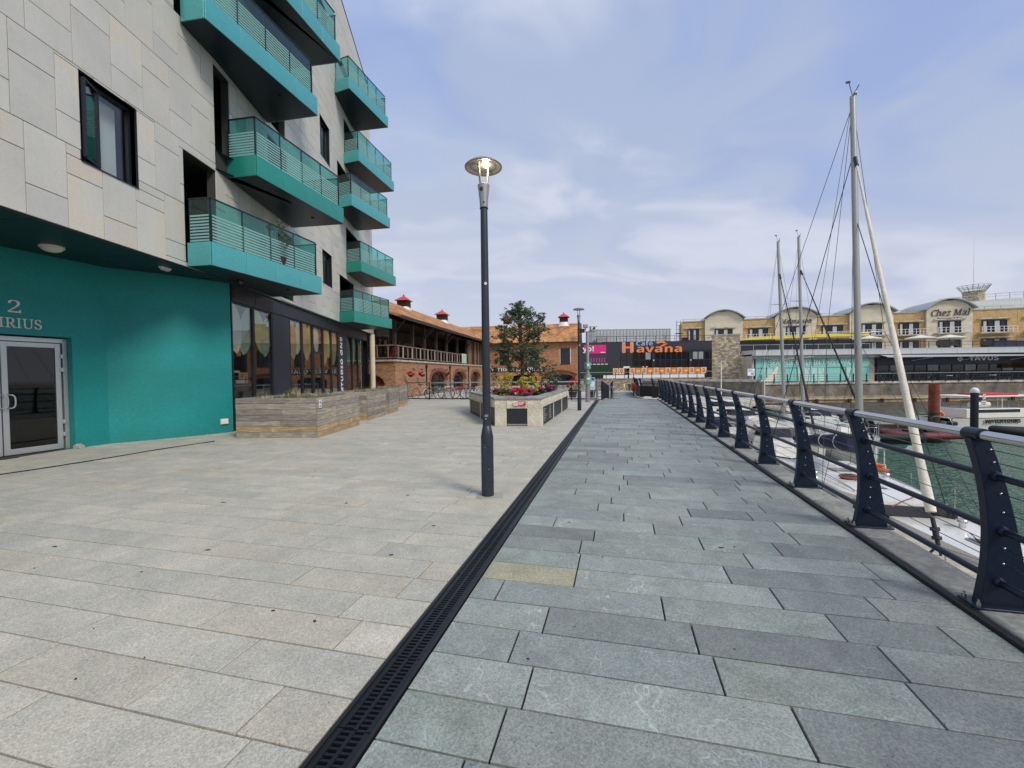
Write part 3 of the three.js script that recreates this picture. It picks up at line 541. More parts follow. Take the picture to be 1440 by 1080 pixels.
  part('shop_floor', pr(room, -0.02, 0.006), M.interior, B);
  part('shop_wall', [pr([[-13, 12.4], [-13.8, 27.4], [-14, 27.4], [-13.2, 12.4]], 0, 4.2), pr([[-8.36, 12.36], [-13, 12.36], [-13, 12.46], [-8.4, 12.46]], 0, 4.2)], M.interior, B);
  fx([rbox(0.1, 2.0, 0.7, -0.9, 1.1, -0.7, 0.05), rbox(0.1, 1.5, 0.6, -1.2, 0.75, -1.9, 0.02), rbox(0.7, 1.0, 2.4, -2.4, 0.5, -5.8, 0.02), rbox(0.7, 1.0, 2.0, -2.2, 0.5, -9, 0.02)], 'screen', M.interiorpale);
  fx([[4.6, 1.0], [5.5, 1.4], [7.8, 0.9], [8.8, 1.3], [12, 1.1]].flatMap(([s, x]) => [new THREE.CylinderGeometry(0.35, 0.35, 0.03, 16).translate(-x, 0.75, -s), bar([-x, 0, -s], [-x, 0.74, -s], 0.03)]), 'table', M.interiorpale);
  const st = text('STUDIO ONE', 0.3, 0.02, 'sans_bold', 1.15).rotateZ(Math.PI / 2); const sb = new THREE.Box3().setFromBufferAttribute(st.attributes.position); st.translate(0, -sb.min.y, 0);
  fx(st.rotateY(Math.PI / 2).translate(0.055, 0.75, -10.3), 'lettering', M.white);
  part('column', bar(Q(-9.15, 0, 28.3), Q(-9.15, 4.24, 28.3), 0.17, 0.17, 24), M.cream, B);
  part('ground_wall', pr([[-9.6, 28.6], [-16, 28.6], [-16, 28.9], [-9.6, 28.9]], 0, 4.24), M.black, B);

  // ---- balconies: [level, outline of slab, index of near and far front corners]
  function balcony(y, pts, iN, iF, paint, np, kind) {
    const N = pts[iN], F = pts[iF], W = pts[iN - 1], dir = Math.atan2(F[0] - N[0], F[1] - N[1]), len = Math.hypot(F[0] - N[0], F[1] - N[1]);
    const b = part('balcony', pr(pts.map((p) => p), y + 0.03, y + 0.5), M.interior, B);
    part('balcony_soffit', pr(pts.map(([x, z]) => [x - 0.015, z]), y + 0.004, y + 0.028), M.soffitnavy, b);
    const run = (a, c, off, geosFn, n, name, m, inset0 = 0, inset1 = 0) => { const l = Math.hypot(c[0] - a[0], c[1] - a[1]) - inset0 - inset1, h = Math.atan2(c[0] - a[0], c[1] - a[1]); for (let i = 0; i < n; i++) { const s = inset0 + l * (i + 0.5) / n, me = part(name, geosFn(l / n, i), m, b); me.position.copy(Q(a[0] + Math.sin(h) * s + Math.cos(h) * off, y, a[1] + Math.cos(h) * s - Math.sin(h) * off)); me.rotation.y = -h; } };
    // fascia panels, glass panes and stripes along the near end, the front and the far end
    for (const [a, c, n, in0, in1] of [[W, N, 1, 0.02, 0.0], [N, F, np, 0.0, 0.0], [F, pts[iF + 1], 2, 0.0, 0.02]]) {
      run(a, c, 0.012, (l) => rbox(0.03, 0.56, l - 0.006, 0, 0.28, 0, 0.006), n, 'fascia_panel', paint, in0, in1);
      const g0 = a === W ? 0.02 : 0.06, g1 = c === F ? 0.22 : 0.06;
      run(a, c, -0.05, (l) => box(0.014, 1.04, l - 0.012, 0, 1.09, 0), n, 'glass_pane', M.tealglass, a === F ? 0.12 : g0, g1);
      run(a, c, -0.041, (l, i) => { const st = []; for (let k = 0; k < 9; k++) st.push(box(0.003, 0.04, l - 0.05, 0, 0.62 + k * 0.074, 0)); return st; }, n, 'frosted_stripes', M.frost, a === F ? 0.12 : g0, g1);
      run(a, c, -0.05, (l) => box(0.035, 0.03, l, 0, 1.625, 0), 1, 'top_rail', M.dark, a === F ? 0.1 : g0 * 0.5, g1 * 0.8);
      run(a, c, -0.075, (l) => box(0.03, 1.1, 0.03, 0, 1.06, l / 2), n, 'baluster', M.dark, a === F ? 0.12 : g0, g1);
    }
    const cx = (N[0] + F[0]) / 2 - 0.5, cz = (N[1] + F[1]) / 2;
    return b;
  }
  const odd = [[-7.78, 10.45], [-7.14, 10.35], [-6.23, 14.2], [-8.03, 14.55]];
  const even = [[-7.8, 11.58], [-7.86, 12.12], [-6.95, 11.96], [-6.08, 15.83], [-8.12, 16.15]];
  const oddF = [[-8.72, 21.95], [-7.87, 21.6], [-6.93, 25.0], [-8.95, 25.35]];
  const evenF = [[-8.84, 23.3], [-7.95, 23.0], [-7.15, 26.85], [-9.1, 27.2]];
  LV.slice(0, 5).forEach((y, i) => { if (i < 4) i % 2 ? balcony(y, even, 2, 3, i === 1 ? M.green : M.turq, 4) : balcony(y, odd, 1, 2, M.turq, 4); });
  LV.slice(0, 5).forEach((y, i) => (i % 2 ? balcony(y, evenF, 1, 2, i === 1 ? M.green : M.turq, 4) : balcony(y, oddF, 1, 2, i === 0 ? M.green : M.turq, 4)));
  part('downlight', [[0, 13.4], [2, 13.2], [1, 15.2]].map(([l, z]) => new THREE.CylinderGeometry(0.05, 0.05, 0.03, 12).translate(...Q(-6.9, LV[l] - 0.008, z).toArray())), M.black, B);
}
// fittings of the entrance
{
  const a = thing('bulkhead_light', 'large oval white bulkhead light on the dark soffit above the door', 'light', P(-9.2, 4.235, 8.7));
  part('base', new THREE.CylinderGeometry(0.19, 0.19, 0.03, 28).translate(0, -0.015, 0), M.white, a);
  part('diffuser', new THREE.SphereGeometry(0.17, 24, 10, 0, Math.PI * 2, Math.PI / 2, Math.PI / 2).scale(1, 0.5, 1).translate(0, -0.03, 0), mat([0.62, 0.62, 0.52], 0.4), a);
  const b = thing('emergency_light', 'small white box light on the soffit beside the cladding corner', 'light', P(-8.3, 4.235, 10.4));
  part('base', rbox(0.1, 0.05, 0.28, 0, -0.03, 0, 0.01), M.white, b); part('diffuser', rbox(0.07, 0.04, 0.22, 0, -0.07, 0, 0.015), M.curtain, b);
  const c = thing('camera_dome', 'dark dome camera under the teal balcony', 'camera', P(-7.5, 4.25, 12.0));
  part('base', new THREE.CylinderGeometry(0.09, 0.09, 0.04, 16).translate(0, -0.02, 0), M.dark, c); part('dome', new THREE.SphereGeometry(0.07, 16, 8, 0, 7, Math.PI / 2, 2).translate(0, -0.04, 0), M.blackgloss, c);
  const d = thing('socket_box', 'small cream outdoor socket box low on the teal wall', 'socket', P(-8.14, 0.32, 12.12), -0.69 );
  part('back_box', rbox(0.05, 0.16, 0.2, 0.02, 0, 0, 0.012), M.cream, d); part('cover', rbox(0.03, 0.13, 0.17, 0.055, 0, 0, 0.01), M.white, d);
  const e = thing('door_stop', 'small pale stone wedge on the paving at the door jamb', 'door stop', P(-9.78, 0, 9.72));
  part('block', slab([[-0.09, 0], [0.09, 0], [0.07, 0.07], [-0.02, 0.11], [-0.08, 0.08]], 0.1, 0, 0.01), M.concrete, e);
  const s = thing('balcony_plant', 'leafy potted shrub behind the glass of the lowest near balcony', 'plant', P(-6.78, 4.75, 12.7));
  part('pot', lathe([[0.14, 0], [0.2, 0.3], [0.2, 0.32], [0.17, 0.32]], 18), M.timberdark, s);
  part('leaves', leafCloud(700, 0.34, 0.55, 0.75, 0.075, 0.85, 91), mat([0.05, 0.12, 0.03], 0.7), s, { keep: 1 });
}
// ---------------------------------------------------------------- street lamps
function lamp(name, label, at, lit) {
  const t = thing(name, label, 'street lamp', at, 0.05, 'slim street lamps with disc heads');
  part('pole', [lathe([[0, 0.9], [0.052, 0.9], [0.05, 2.2], [0.045, 3.72], [0, 3.72]], 24), new THREE.CylinderGeometry(0.053, 0.053, 0.03, 24).translate(0, 0.93, 0)], M.lampblue, t);
  const b = part('base_column', lathe([[0, 0], [0.078, 0], [0.08, 0.02], [0.08, 0.77], [0.053, 0.91], [0, 0.91]], 28), M.lampblue, t);
  part('access_door', rbox(0.085, 0.42, 0.012, -0.01, 0.47, 0.077, 0.004), M.lampblue, b);
  part('lock', [new THREE.CylinderGeometry(0.008, 0.008, 0.01, 8).rotateX(Math.PI / 2).translate(0.02, 0.36, 0.085), new THREE.CylinderGeometry(0.006, 0.006, 0.01, 8).rotateX(Math.PI / 2).translate(-0.03, 0.64, 0.084)], M.bolt, b);
  part('tag_plate', [box(0.045, 0.03, 0.004, -0.005, 1.04, 0.054), box(0.02, 0.02, 0.004, -0.012, 1.0, 0.054)], M.bolt, t);
  part('number_disc', new THREE.CylinderGeometry(0.018, 0.018, 0.004, 16).rotateX(Math.PI / 2).translate(0.008, 2.72, 0.051), M.white, t);
  const head = new THREE.MeshPhysicalMaterial({ color: col([0.3, 0.29, 0.25]), roughness: 0.4, metalness: 0.7, side: THREE.DoubleSide });
  const c = part('collar', lathe([[0.045, 3.68], [0.052, 3.7], [0.052, 3.76], [0.076, 3.97], [0.07, 3.975], [0.03, 3.93], [0, 3.93]], 24), M.galv, t);
  part('clamp', [box(0.02, 0.012, 0.02, 0, 3.74, 0.055), new THREE.CylinderGeometry(0.02, 0.02, 0.17, 12).rotateX(Math.PI / 2).translate(-0.03, 3.9, 0), new THREE.TorusGeometry(0.047, 0.008, 8, 24).rotateX(Math.PI / 2).translate(0, 3.68, 0)], M.dark, c);
  for (const s of [-1, 1]) part('arm', tube([[s * 0.028, 3.9, s * -0.03], [s * 0.048, 4.05, s * -0.05], [s * 0.062, 4.22, s * -0.055]], 0.013, 12, 8), head, t);
  const d = part('disc', lathe([[0.0, 4.27], [0.1, 4.262], [0.2, 4.235], [0.238, 4.2], [0.236, 4.188], [0.2, 4.2], [0.155, 4.212], [0.15, 4.205], [0.145, 4.214], [0, 4.22]], 48), head, t);
  part('reflector', lathe([[0, 4.213], [0.142, 4.2095]], 36), mat([0.42, 0.42, 0.38], 0.25, 0.8), d);
  part('bulb', new THREE.SphereGeometry(0.03, 18, 12).scale(1, 0.7, 1).translate(0.03, 4.196, 0.04), lit ? new THREE.MeshStandardMaterial({ color: 0xffffff, emissive: 0xfff2d0, emissiveIntensity: 9 }) : M.glass, d);
  if (lit) { const l = new THREE.PointLight(0xffefcc, 0.35, 0, 2); l.position.set(0.03, 4.196, 0.04); l.shadow.radius = 1.5; l.castShadow = true; t.add(l); }
  return t;
}
lamp('street_lamp', 'slim dark street lamp with lit disc head standing in the plaza beside the drain', P(-0.33, 0, 5.53), true);
single('lamp_footing', [rbox(0.34, 0.008, 0.28, 0.03, 0.002, 0, 0.003)], mat([0.36, 0.345, 0.29], 0.9, 0, { map: T.granite }), 'square stone footing plate round the foot of the lit street lamp', 'plate', P(-0.33, 0, 5.53));
lamp('street_lamp', 'second slim street lamp, unlit, standing to the right of the flower planter', P(2.81, 0, 17.97), false);
{
  const t = thing('camera_column', 'grey steel column with two surveillance cameras and green collars by the lock gate', 'camera column', P(4.05, 0, 23.0));
  part('pole', lathe([[0, 0], [0.13, 0], [0.13, 1.5], [0.09, 1.6], [0.085, 3.75], [0, 3.75]], 20), M.galv, t);
  part('collar', [new THREE.CylinderGeometry(0.17, 0.17, 0.36, 20).translate(0, 1.95, 0)], mat([0.18, 0.36, 0.27], 0.6, 0, { map: T.speck }), t);
  part('collar', [new THREE.CylinderGeometry(0.2, 0.2, 0.5, 20).translate(0, 1.2, 0)], mat([0.2, 0.36, 0.28], 0.6, 0, { map: T.speck }), t);
  part('collar_print', [box(0.12, 0.14, 0.01, 0, 1.98, 0.17), box(0.16, 0.1, 0.01, 0, 1.25, 0.2)], M.white, t);
  part('bracket', [box(0.9, 0.05, 0.06, 0, 3.75, 0), box(0.06, 0.3, 0.06, 0.15, 3.9, 0)], M.galv, t);
  for (const s of [-1, 1]) { const c = part('camera', [rbox(0.34, 0.17, 0.2, s * 0.33, s > 0 ? 3.92 : 3.78, 0.05, 0.03), rbox(0.4, 0.03, 0.24, s * 0.33, s > 0 ? 4.02 : 3.88, 0.05, 0.01)], s > 0 ? M.white : M.dark, t); part('lens', new THREE.CylinderGeometry(0.06, 0.06, 0.05, 14).rotateX(Math.PI / 2).translate(s * 0.33, s > 0 ? 3.92 : 3.78, 0.17), M.blackgloss, c); }
  part('floodlight', [rbox(0.26, 0.2, 0.14, -0.1, 4.05, 0.04, 0.03), box(0.05, 0.2, 0.05, -0.1, 3.9, 0)], M.galv, t);
}
// ---------------------------------------------------------------- timber planters before the glazed front
function timberPlanter(label, c, w, d, h, head, seed, grass) {     // c: near right corner on plan
  const t = thing('timber_planter', label, 'planter', P(c[0], 0, c[1]), -head, 'weathered timber planters before the shop'), q = rngOf(seed), n = 7, bh = h / n;
  for (let k = 0; k < n; k++) {
    const y = bh * (k + 0.5), warm = k < 2, m = () => (warm && q() < 0.7 ? PLANKSWARM[Math.floor(q() * 2)] : PLANKS[Math.floor(q() * 4)]), j = () => (q() - 0.5) * 0.008;
    const split = (a, b, f) => { if (b - a > 1.5 && q() < 0.6) { const s = lerp(a, b, 0.35 + q() * 0.3); f(a, s - 0.002); f(s + 0.002, b); } else f(a, b); };
    split(0, d, (a, b) => part('plank', rbox(0.05, bh - 0.006, b - a, -0.025 + j(), y, -(a + b) / 2, 0.006), m(), t, { ox: q() * 9, oy: q() * 9 }));
    split(-w, -0.055, (a, b) => part('plank', rbox(b - a, bh - 0.006, 0.05, (a + b) / 2, y, -0.025 + j(), 0.006), m(), t, { ox: q() * 9, oy: q() * 9 }));
    part('plank', rbox(w - 0.06, bh - 0.006, 0.05, -w / 2 - 0.0, y, -d + 0.025, 0.006), m(), t, { ox: q() * 9, oy: q() * 9 });
    part('plank', rbox(0.05, bh - 0.006, d - 0.11, -w + 0.025, y, -d / 2, 0.006), m(), t, { ox: q() * 9, oy: q() * 9 });
  }
  part('soil', box(w - 0.1, 0.05, d - 0.1, -w / 2, h - 0.1, -d / 2), M.soil, t);
  // dry tufts: bent blades
  const tuft = (x, z, cnt, len, m) => { const pos = []; for (let i = 0; i < cnt; i++) { const a = q() * 6.283, lean = 0.15 + q() * 0.8, l = len * (0.45 + q() * 0.6), bx = x + (q() - 0.5) * 0.2, bz = z + (q() - 0.5) * 0.2, dx = Math.cos(a), dz = Math.sin(a), w0 = 0.006; let px = bx, py = h - 0.08, pz = bz, an = lean * 0.4; for (let s = 0; s < 4; s++) { const nx = px + dx * Math.sin(an) * l / 4, ny = py + Math.cos(an) * l / 4, nz = pz + dz * Math.sin(an) * l / 4, wa = w0 * (1 - s / 4), wb = w0 * (1 - (s + 1) / 4); pos.push(px - dz * wa, py, pz + dx * wa, px + dz * wa, py, pz - dx * wa, nx + dz * wb, ny, nz - dx * wb, px - dz * wa, py, pz + dx * wa, nx + dz * wb, ny, nz - dx * wb, nx - dz * wb, ny, nz + dx * wb); px = nx; py = ny; pz = nz; an += lean * 0.5; } } const g = new THREE.BufferGeometry(); g.setAttribute('position', new THREE.Float32BufferAttribute(pos, 3)); g.computeVertexNormals(); part('grass_tuft', g, m, t); };
  const dry = mat([0.42, 0.36, 0.19], 0.9), gr = mat([0.13, 0.17, 0.05], 0.9);
  for (let k = 0; k < 8 + d * 7; k++) tuft(-w + 0.2 + q() * (w - 0.4), -0.15 - q() * (d - 0.3), 20, 0.16 + q() * 0.16, q() < 0.5 ? dry : gr);
  for (const [x, z, n2, l] of grass) { tuft(x, z, n2, l, gr); tuft(x + 0.1, z, n2 * 0.8, l * 1.1, dry); }
  return t;
}
const plA = timberPlanter('largest grey timber planter nearest the camera, with a blue and white sticker on its corner', [-4.95, 10.95], 2.15, 2.72, 1.02, 0.03, 5, [[-0.95, -0.35, 70, 0.36], [-0.8, -0.3, 50, 0.42], [-0.55, -0.5, 30, 0.25]]);
{
  const s = thing('planter_sign', 'small white sticker with blue mandatory symbol on the nearest timber planter', 'sign', P(-4.935, 0.86, 11.04), 1.54);
  plate('plate', 0.12, 0.2, canvasTex(96, 160, (g, w, h) => { g.fillStyle = '#f2f2ee'; g.fillRect(0, 0, w, h); g.fillStyle = '#17307c'; g.beginPath(); g.arc(48, 52, 34, 0, 7); g.fill(); g.fillStyle = '#fff'; g.fillRect(40, 30, 16, 28); g.beginPath(); g.arc(48, 70, 8, 0, 7); g.fill(); g.fillStyle = '#17307c'; g.fillRect(14, 104, 68, 12); g.fillRect(14, 124, 68, 20); }), s, [0, 0, 0]);
}
timberPlanter('second timber planter in the row, directly behind the largest one', [-5.02, 15.0], 1.25, 1.95, 1.0, 0.02, 6, [[-0.4, -0.8, 20, 0.25]]);
timberPlanter('third timber planter in the row, slim and pale', [-5.0, 17.5], 1.1, 1.35, 1.0, 0.0, 7, [[-0.5, -0.5, 24, 0.3]]);
timberPlanter('farthest and smallest timber planter in the row, beside the column', [-5.48, 21.0], 1.1, 1.4, 1.0, 0.02, 8, [[-0.5, -0.4, 30, 0.35]]);

// ---------------------------------------------------------------- concrete flower planter with pine
{
  const pts = [[-0.53, 12.9], [0.87, 12.75], [2.46, 19.1], [1.2, 21.5], [-0.5, 20.4], [-1.72, 17.6]];
  const t = thing('flower_planter', 'hexagonal cream concrete planter with black panels and a flower bed in the plaza', 'planter', P(0, 0, 12.8));
  const loc = pts.map(([x, z]) => [x, z - 12.8]), inset = (k) => { const cx = 0.3, cz = 4.6; return loc.map(([x, z]) => [x + (cx - x) * k, z + (cz - z) * k]); };
  part('core', prism(inset(0.03), 0, 0.74), M.board, t);
  const cap = shapeOf(inset(-0.012)); cap.holes.push(new THREE.Path(inset(0.2).map((p) => new THREE.Vector2(...p))));
  part('coping', new THREE.ExtrudeGeometry(cap, { depth: 0.05, bevelEnabled: true, bevelSize: 0.008, bevelThickness: 0.008, bevelSegments: 2, bevelOffset: -0.008 }).rotateX(-Math.PI / 2).translate(0, 0.802, 0), mat([0.30, 0.30, 0.27], 0.75, 0, { map: T.concrete }), t);
  part('bed_soil', prism(inset(0.16), 0.7, 0.8), M.soil, t);
  const chalk = canvasTex(512, 256, (g, w, h) => { g.fillStyle = '#15171c'; g.fillRect(0, 0, w, h); const q = rngOf(4); g.strokeStyle = '#d8d8d4'; g.lineWidth = 5; for (let r = 0; r < 6; r++) { for (const x0 of [30, 290]) { let x = x0; const y = 34 + r * 34; g.beginPath(); g.moveTo(x, y); while (x < x0 + 60 + q() * 130) { x += 9; g.lineTo(x, y + (q() - 0.5) * 20); } g.stroke(); } } });
  const chalkM = mat(0xffffff, 0.7, 0, { map: chalk });
  for (let e = 0; e < 6; e++) {
    const a = loc[e], b = loc[(e + 1) % 6], len = Math.hypot(b[0] - a[0], b[1] - a[1]), ux = (b[0] - a[0]) / len, uz = (b[1] - a[1]) / len, ry = Math.atan2(uz, ux), front = e === 0;
    const at = (s, off) => [a[0] + ux * s + uz * off, 0, -(a[1] + uz * s - ux * off)];
    const pan = (name, s0, s1, y0, y1, off, th, m) => { const me = part(name, rbox(s1 - s0 - 0.006, y1 - y0, th, 0, (y0 + y1) / 2, 0, 0.006), m, t, { ox: e * 3.1 }); const p = at((s0 + s1) / 2, off); me.position.set(p[0], 0, p[2]); me.rotation.y = ry; return me; };
    if (front) {
      pan('concrete_panel', 0, 0.36, 0, 0.79, 0.002, 0.05, M.board); pan('concrete_panel', len - 0.43, len, 0, 0.79, 0.003, 0.05, M.board);
      pan('concrete_panel', 0.36, len - 0.43, 0.53, 0.79, 0.0025, 0.05, M.board);
      pan('black_panel', 0.39, len - 0.46, 0.07, 0.5, -0.004, 0.03, mat([0.014, 0.017, 0.026], 0.5, 0, { bumpMap: T.rough, bumpScale: 0.01 }));
      pan('panel_edge', 0.37, len - 0.44, 0.02, 0.065, -0.006, 0.04, M.galv);
    } else {
      const n = Math.max(2, Math.round(len / 2)); pan('concrete_panel', 0, len, 0.56, 0.79, 0.002, 0.05, M.board);
      for (let i = 0; i < n; i++) {
        pan('concrete_pier', i * len / n, i * len / n + 0.1, 0, 0.56, 0.003, 0.05, M.board);
        if (e === 1 && i === 0) { const me = plate('chalk_panel', len / n - 0.12, 0.52, chalk, t, [0, 0, 0]); const p = at(i * len / n + 0.1 + (len / n - 0.1) / 2, 0.012); me.position.set(p[0], 0.29, p[2]); me.rotation.y = ry; }
        else pan('black_panel', i * len / n + 0.11, (i + 1) * len / n, 0.03, 0.55, -0.004, 0.03, M.dark);
      }
    }
  }
  const s = thing('red_sign', 'small red and white warning sign on the front of the concrete planter', 'sign', P(0.22, 0.68, 12.755), -0.1);
  plate('plate', 0.36, 0.12, canvasTex(288, 96, (g, w, h) => { g.fillStyle = '#c81e2c'; g.fillRect(0, 0, w, h); g.fillStyle = '#f4f2ec'; g.fillRect(0, 0, 96, 96); g.strokeStyle = '#c81e2c'; g.lineWidth = 9; g.beginPath(); g.arc(48, 48, 34, 0, 7); g.stroke(); g.lineWidth = 7; g.beginPath(); g.moveTo(24, 72); g.lineTo(72, 24); g.stroke(); g.fillStyle = '#222'; g.fillRect(30, 44, 36, 8); g.fillStyle = '#fff'; for (let r = 0; r < 3; r++) g.fillRect(112, 20 + r * 22, 150 - r * 24, 9); }), s, [0, 0, 0]);
  // flowers: each clump a plant of its own with leaves and blossoms
  const pet = (c) => mat(c, 0.8, 0, { transmission: 0.3, thickness: 0 }), leafM = mat([0.035, 0.10, 0.02], 0.7), leafY = mat([0.42, 0.42, 0.05], 0.7), leafD = mat([0.02, 0.055, 0.02], 0.75);
  const clump = (label, x, z, r, h, c, n, seed, lm = leafM) => { const f = thing('flower_clump', label, 'flowers', P(x, 0.78, z), 0, 'bedding flowers in the concrete planter'); part('leaves', leafCloud(240, r, h * 0.55, r, 0.075, h * 0.45, seed), lm, f, { keep: 1 }); if (c) part('blossoms', leafCloud(n, r * 1.05, h * 0.6, r * 1.05, 0.07, h * 0.62, seed + 1, 0.95), pet(c), f, { keep: 1 }); };
  clump('deep red flowers at the front of the bed', 0.28, 13.95, 0.42, 0.34, [0.62, 0.012, 0.06], 420, 31);
  clump('dark violet flowers at the very front edge of the bed', 0.33, 13.62, 0.3, 0.16, [0.06, 0.01, 0.2], 220, 33);
  clump('white flowers among the red ones at the front of the bed', 0.12, 13.7, 0.16, 0.18, [0.8, 0.78, 0.72], 70, 35);
  clump('crimson flowers towards the left of the bed', -0.32, 14.8, 0.35, 0.3, [0.55, 0.02, 0.10], 260, 37);
  clump('pink and white flowers at the left end of the bed', -0.85, 15.8, 0.35, 0.26, [0.72, 0.4, 0.42], 190, 39);
  clump('magenta flowers at the right of the bed', 1.35, 16.4, 0.35, 0.4, [0.5, 0.01, 0.22], 260, 41);
  clump('crimson flowers right of the centre of the bed', 0.72, 14.6, 0.32, 0.3, [0.6, 0.015, 0.08], 260, 43);
  clump('yellow green foliage plant on the left of the bed', -0.25, 15.6, 0.42, 0.75, [0.52, 0.46, 0.04], 300, 45, leafY);
  clump('yellow green foliage plant in the middle of the bed', 0.62, 15.3, 0.55, 0.75, [0.52, 0.46, 0.04], 420, 47, leafY);
  clump('dark green shrub in the centre of the bed', 0.2, 16.4, 0.7, 1.1, null, 0, 49, leafD);
  clump('dark green leafy shrub right of the yellow foliage', 1.05, 15.6, 0.35, 0.6, null, 0, 51, leafD);
  clump('tall loose plant with white blossoms at the back left of the bed', -0.85, 17.4, 0.5, 1.35, [0.7, 0.68, 0.55], 90, 53);
  clump('pale spiky plant at the right rear of the bed', 1.6, 17.6, 0.35, 0.9, [0.55, 0.5, 0.34], 60, 55);
  // pine: trunk, limbs, needle tufts
  const tr = thing('pine_tree', 'small dark green pine tree with a leaning bushy crown in the concrete planter', 'tree', P(0.38, 0.75, 17.2));
  const q = rngOf(12), limbs = [], ends = [], trunk = [tube([[0, 0, 0], [0.02, 0.7, 0.02], [0.05, 1.4, 0], [0.0, 2.3, 0.03], [-0.03, 3.2, 0], [-0.05, 3.8, 0]], 0.07, 30, 9)];
  for (let k = 0; k < 34; k++) {
    const y = 0.75 + 2.9 * (k / 33) ** 0.9, a = k * 2.4 + q() * 0.6, reach = (y < 1.5 ? 1.0 : y < 3.0 ? 1.0 : 0.9 - (y - 3.0) * 0.75) * (0.6 + q() * 0.5) * (y < 1.3 && Math.cos(a) < 0 ? 0.75 : 1), ex = Math.cos(a) * reach, ez = Math.sin(a) * reach, ey = y + 0.25 + q() * 0.4;
    limbs.push(tube([[0, y, 0], [ex * 0.5, lerp(y, ey, 0.35), ez * 0.5], [ex, ey, ez]], 0.018, 10, 5)); ends.push([ex, ey, ez], [ex * 0.62 + (q() - 0.5) * 0.2, lerp(y, ey, 0.6), ez * 0.62 + (q() - 0.5) * 0.2]);
    const a2 = a + 0.7; limbs.push(tube([[ex * 0.5, lerp(y, ey, 0.35), ez * 0.5], [ex * 0.5 + Math.cos(a2) * reach * 0.4, ey + 0.1, ez * 0.5 + Math.sin(a2) * reach * 0.4]], 0.011, 5, 4)); ends.push([ex * 0.5 + Math.cos(a2) * reach * 0.4, ey + 0.1, ez * 0.5 + Math.sin(a2) * reach * 0.4]);
  }
  ends.push([-0.05, 3.75, 0], [-0.05, 3.55, 0.05], [0.03, 3.35, -0.05], [0.95, 0.75, 0.1], [1.2, 0.6, -0.1], [0.8, 1.0, 0.1], [1.35, 0.8, 0.0], [1.1, 1.05, 0.1], [1.05, 1.35, 0], [-0.9, 1.5, 0.1], [-1.0, 2.0, 0], [0.9, 2.2, 0.1]);
  const bark = mat([0.10, 0.065, 0.04], 0.95, 0, { map: T.wood });
  part('trunk', trunk, bark, tr); part('limbs', limbs, bark, tr);
  const needle = [[0.10, 0.15, 0.07], [0.15, 0.18, 0.075], [0.065, 0.11, 0.055]].map((c) => mat(c, 0.75, 0, { transmission: 0.3, thickness: 0 }));
  const sets = [[], [], []];
  ends.forEach(([x, y, z], i) => { for (let c = 0; c < 3; c++) { const r = 0.13 + q() * 0.1; sets[(i + c) % 3].push(leafCloud(40, r * 1.15, r * 0.9, r * 1.1, 0.14, 0, 200 + i * 3 + c, 0.17).translate(x + (q() - 0.5) * 0.24, y + (q() - 0.3) * 0.2, z + (q() - 0.5) * 0.24)); } });
  sets.forEach((s2, i) => part('crown', s2, needle[i], tr, { keep: 1 }));
  tr.scale.set(1.08, 0.84, 1.08);
}
// ---------------------------------------------------------------- railing across the end of the plaza
{
  const a = [-6.6, 27.25], b = [4.85, 24.35], len = Math.hypot(b[0] - a[0], b[1] - a[1]), ry = Math.atan2(b[1] - a[1], b[0] - a[0]);
  const t = thing('plaza_railing', 'galvanised railing with mesh bars closing the far end of the plaza', 'railing', P(a[0], 0, a[1]), ry);
  const n = 8;
  for (let i = 0; i <= n; i++) part('post', [box(0.06, 1.05, 0.05, i * len / n, 0.525, 0)], i % 2 ? M.dark : M.galv, t);
  part('handrail', bar([0, 1.06, 0], [len, 1.06, 0], 0.035, 0.035, 12), M.steel, t);
  for (const h of [0.75, 0.5, 0.25]) part('rail', bar([0, h, 0], [len, h, 0], 0.012, 0.012, 6), M.galv, t);
  part('toe_rail', box(len, 0.06, 0.03, len / 2, 0.08, 0), M.dark, t);
  // sloping guard beside the bridge
  const g = thing('gate_guard', 'dark sheeted guard rail sloping down beside the lock bridge', 'railing', P(4.75, 0, 24.1), 0.95);
  part('post', [box(0.08, 1.1, 0.08, 0, 0.55, 0)], M.galv, g); part('post', box(0.08, 1.1, 0.08, 0.7, 0.55, 0), M.dark, g); part('post', box(0.06, 0.9, 0.06, 1.7, 0.4, 0), M.galv, g); part('post', box(0.06, 0.7, 0.06, 2.3, 0.3, 0), M.galv, g);
  part('sheet', slab([[0.72, 0.05], [1.66, 0.05], [1.66, 0.8], [0.72, 1.05]], 0.02), M.dark, g); part('handrail', [bar([0, 1.1, 0], [0.7, 1.1, 0], 0.03), bar([0.7, 1.1, 0], [2.3, 0.62, 0], 0.03)], M.galv, g);
  part('lattice', Array.from({ length: 5 }, (_, i) => box(0.6, 0.03, 0.03, 0.35, 0.2 + i * 0.2, 0)), M.dark, g);
  const h = thing('lock_bridge_railing', 'low dark railing on the left side of the narrow lock bridge', 'railing', PT(-0.42, 0, 26.5), -TH);
  for (let i = 0; i < 6; i++) part('post', box(0.05, 0.95, 0.05, 0, 0.47, -i * 1.7), M.dark, h);
  part('handrail', bar([0, 0.97, 0], [0, 0.97, -8.5], 0.025), M.galv, h); part('rail', [bar([0, 0.6, 0], [0, 0.6, -8.5], 0.012), bar([0, 0.3, 0], [0, 0.3, -8.5], 0.012)], M.dark, h);
  const lb = thing('lifebuoy_post', 'red lifebuoy housing on a post at the start of the lock bridge', 'lifebuoy post', PT(0.98, 0, 29.2), -TH);
  part('post', bar([0, 0, 0], [0, 0.6, 0], 0.03), M.dark, lb); part('housing', rbox(0.26, 0.55, 0.16, 0, 0.6, 0, 0.06), M.red, lb);
}
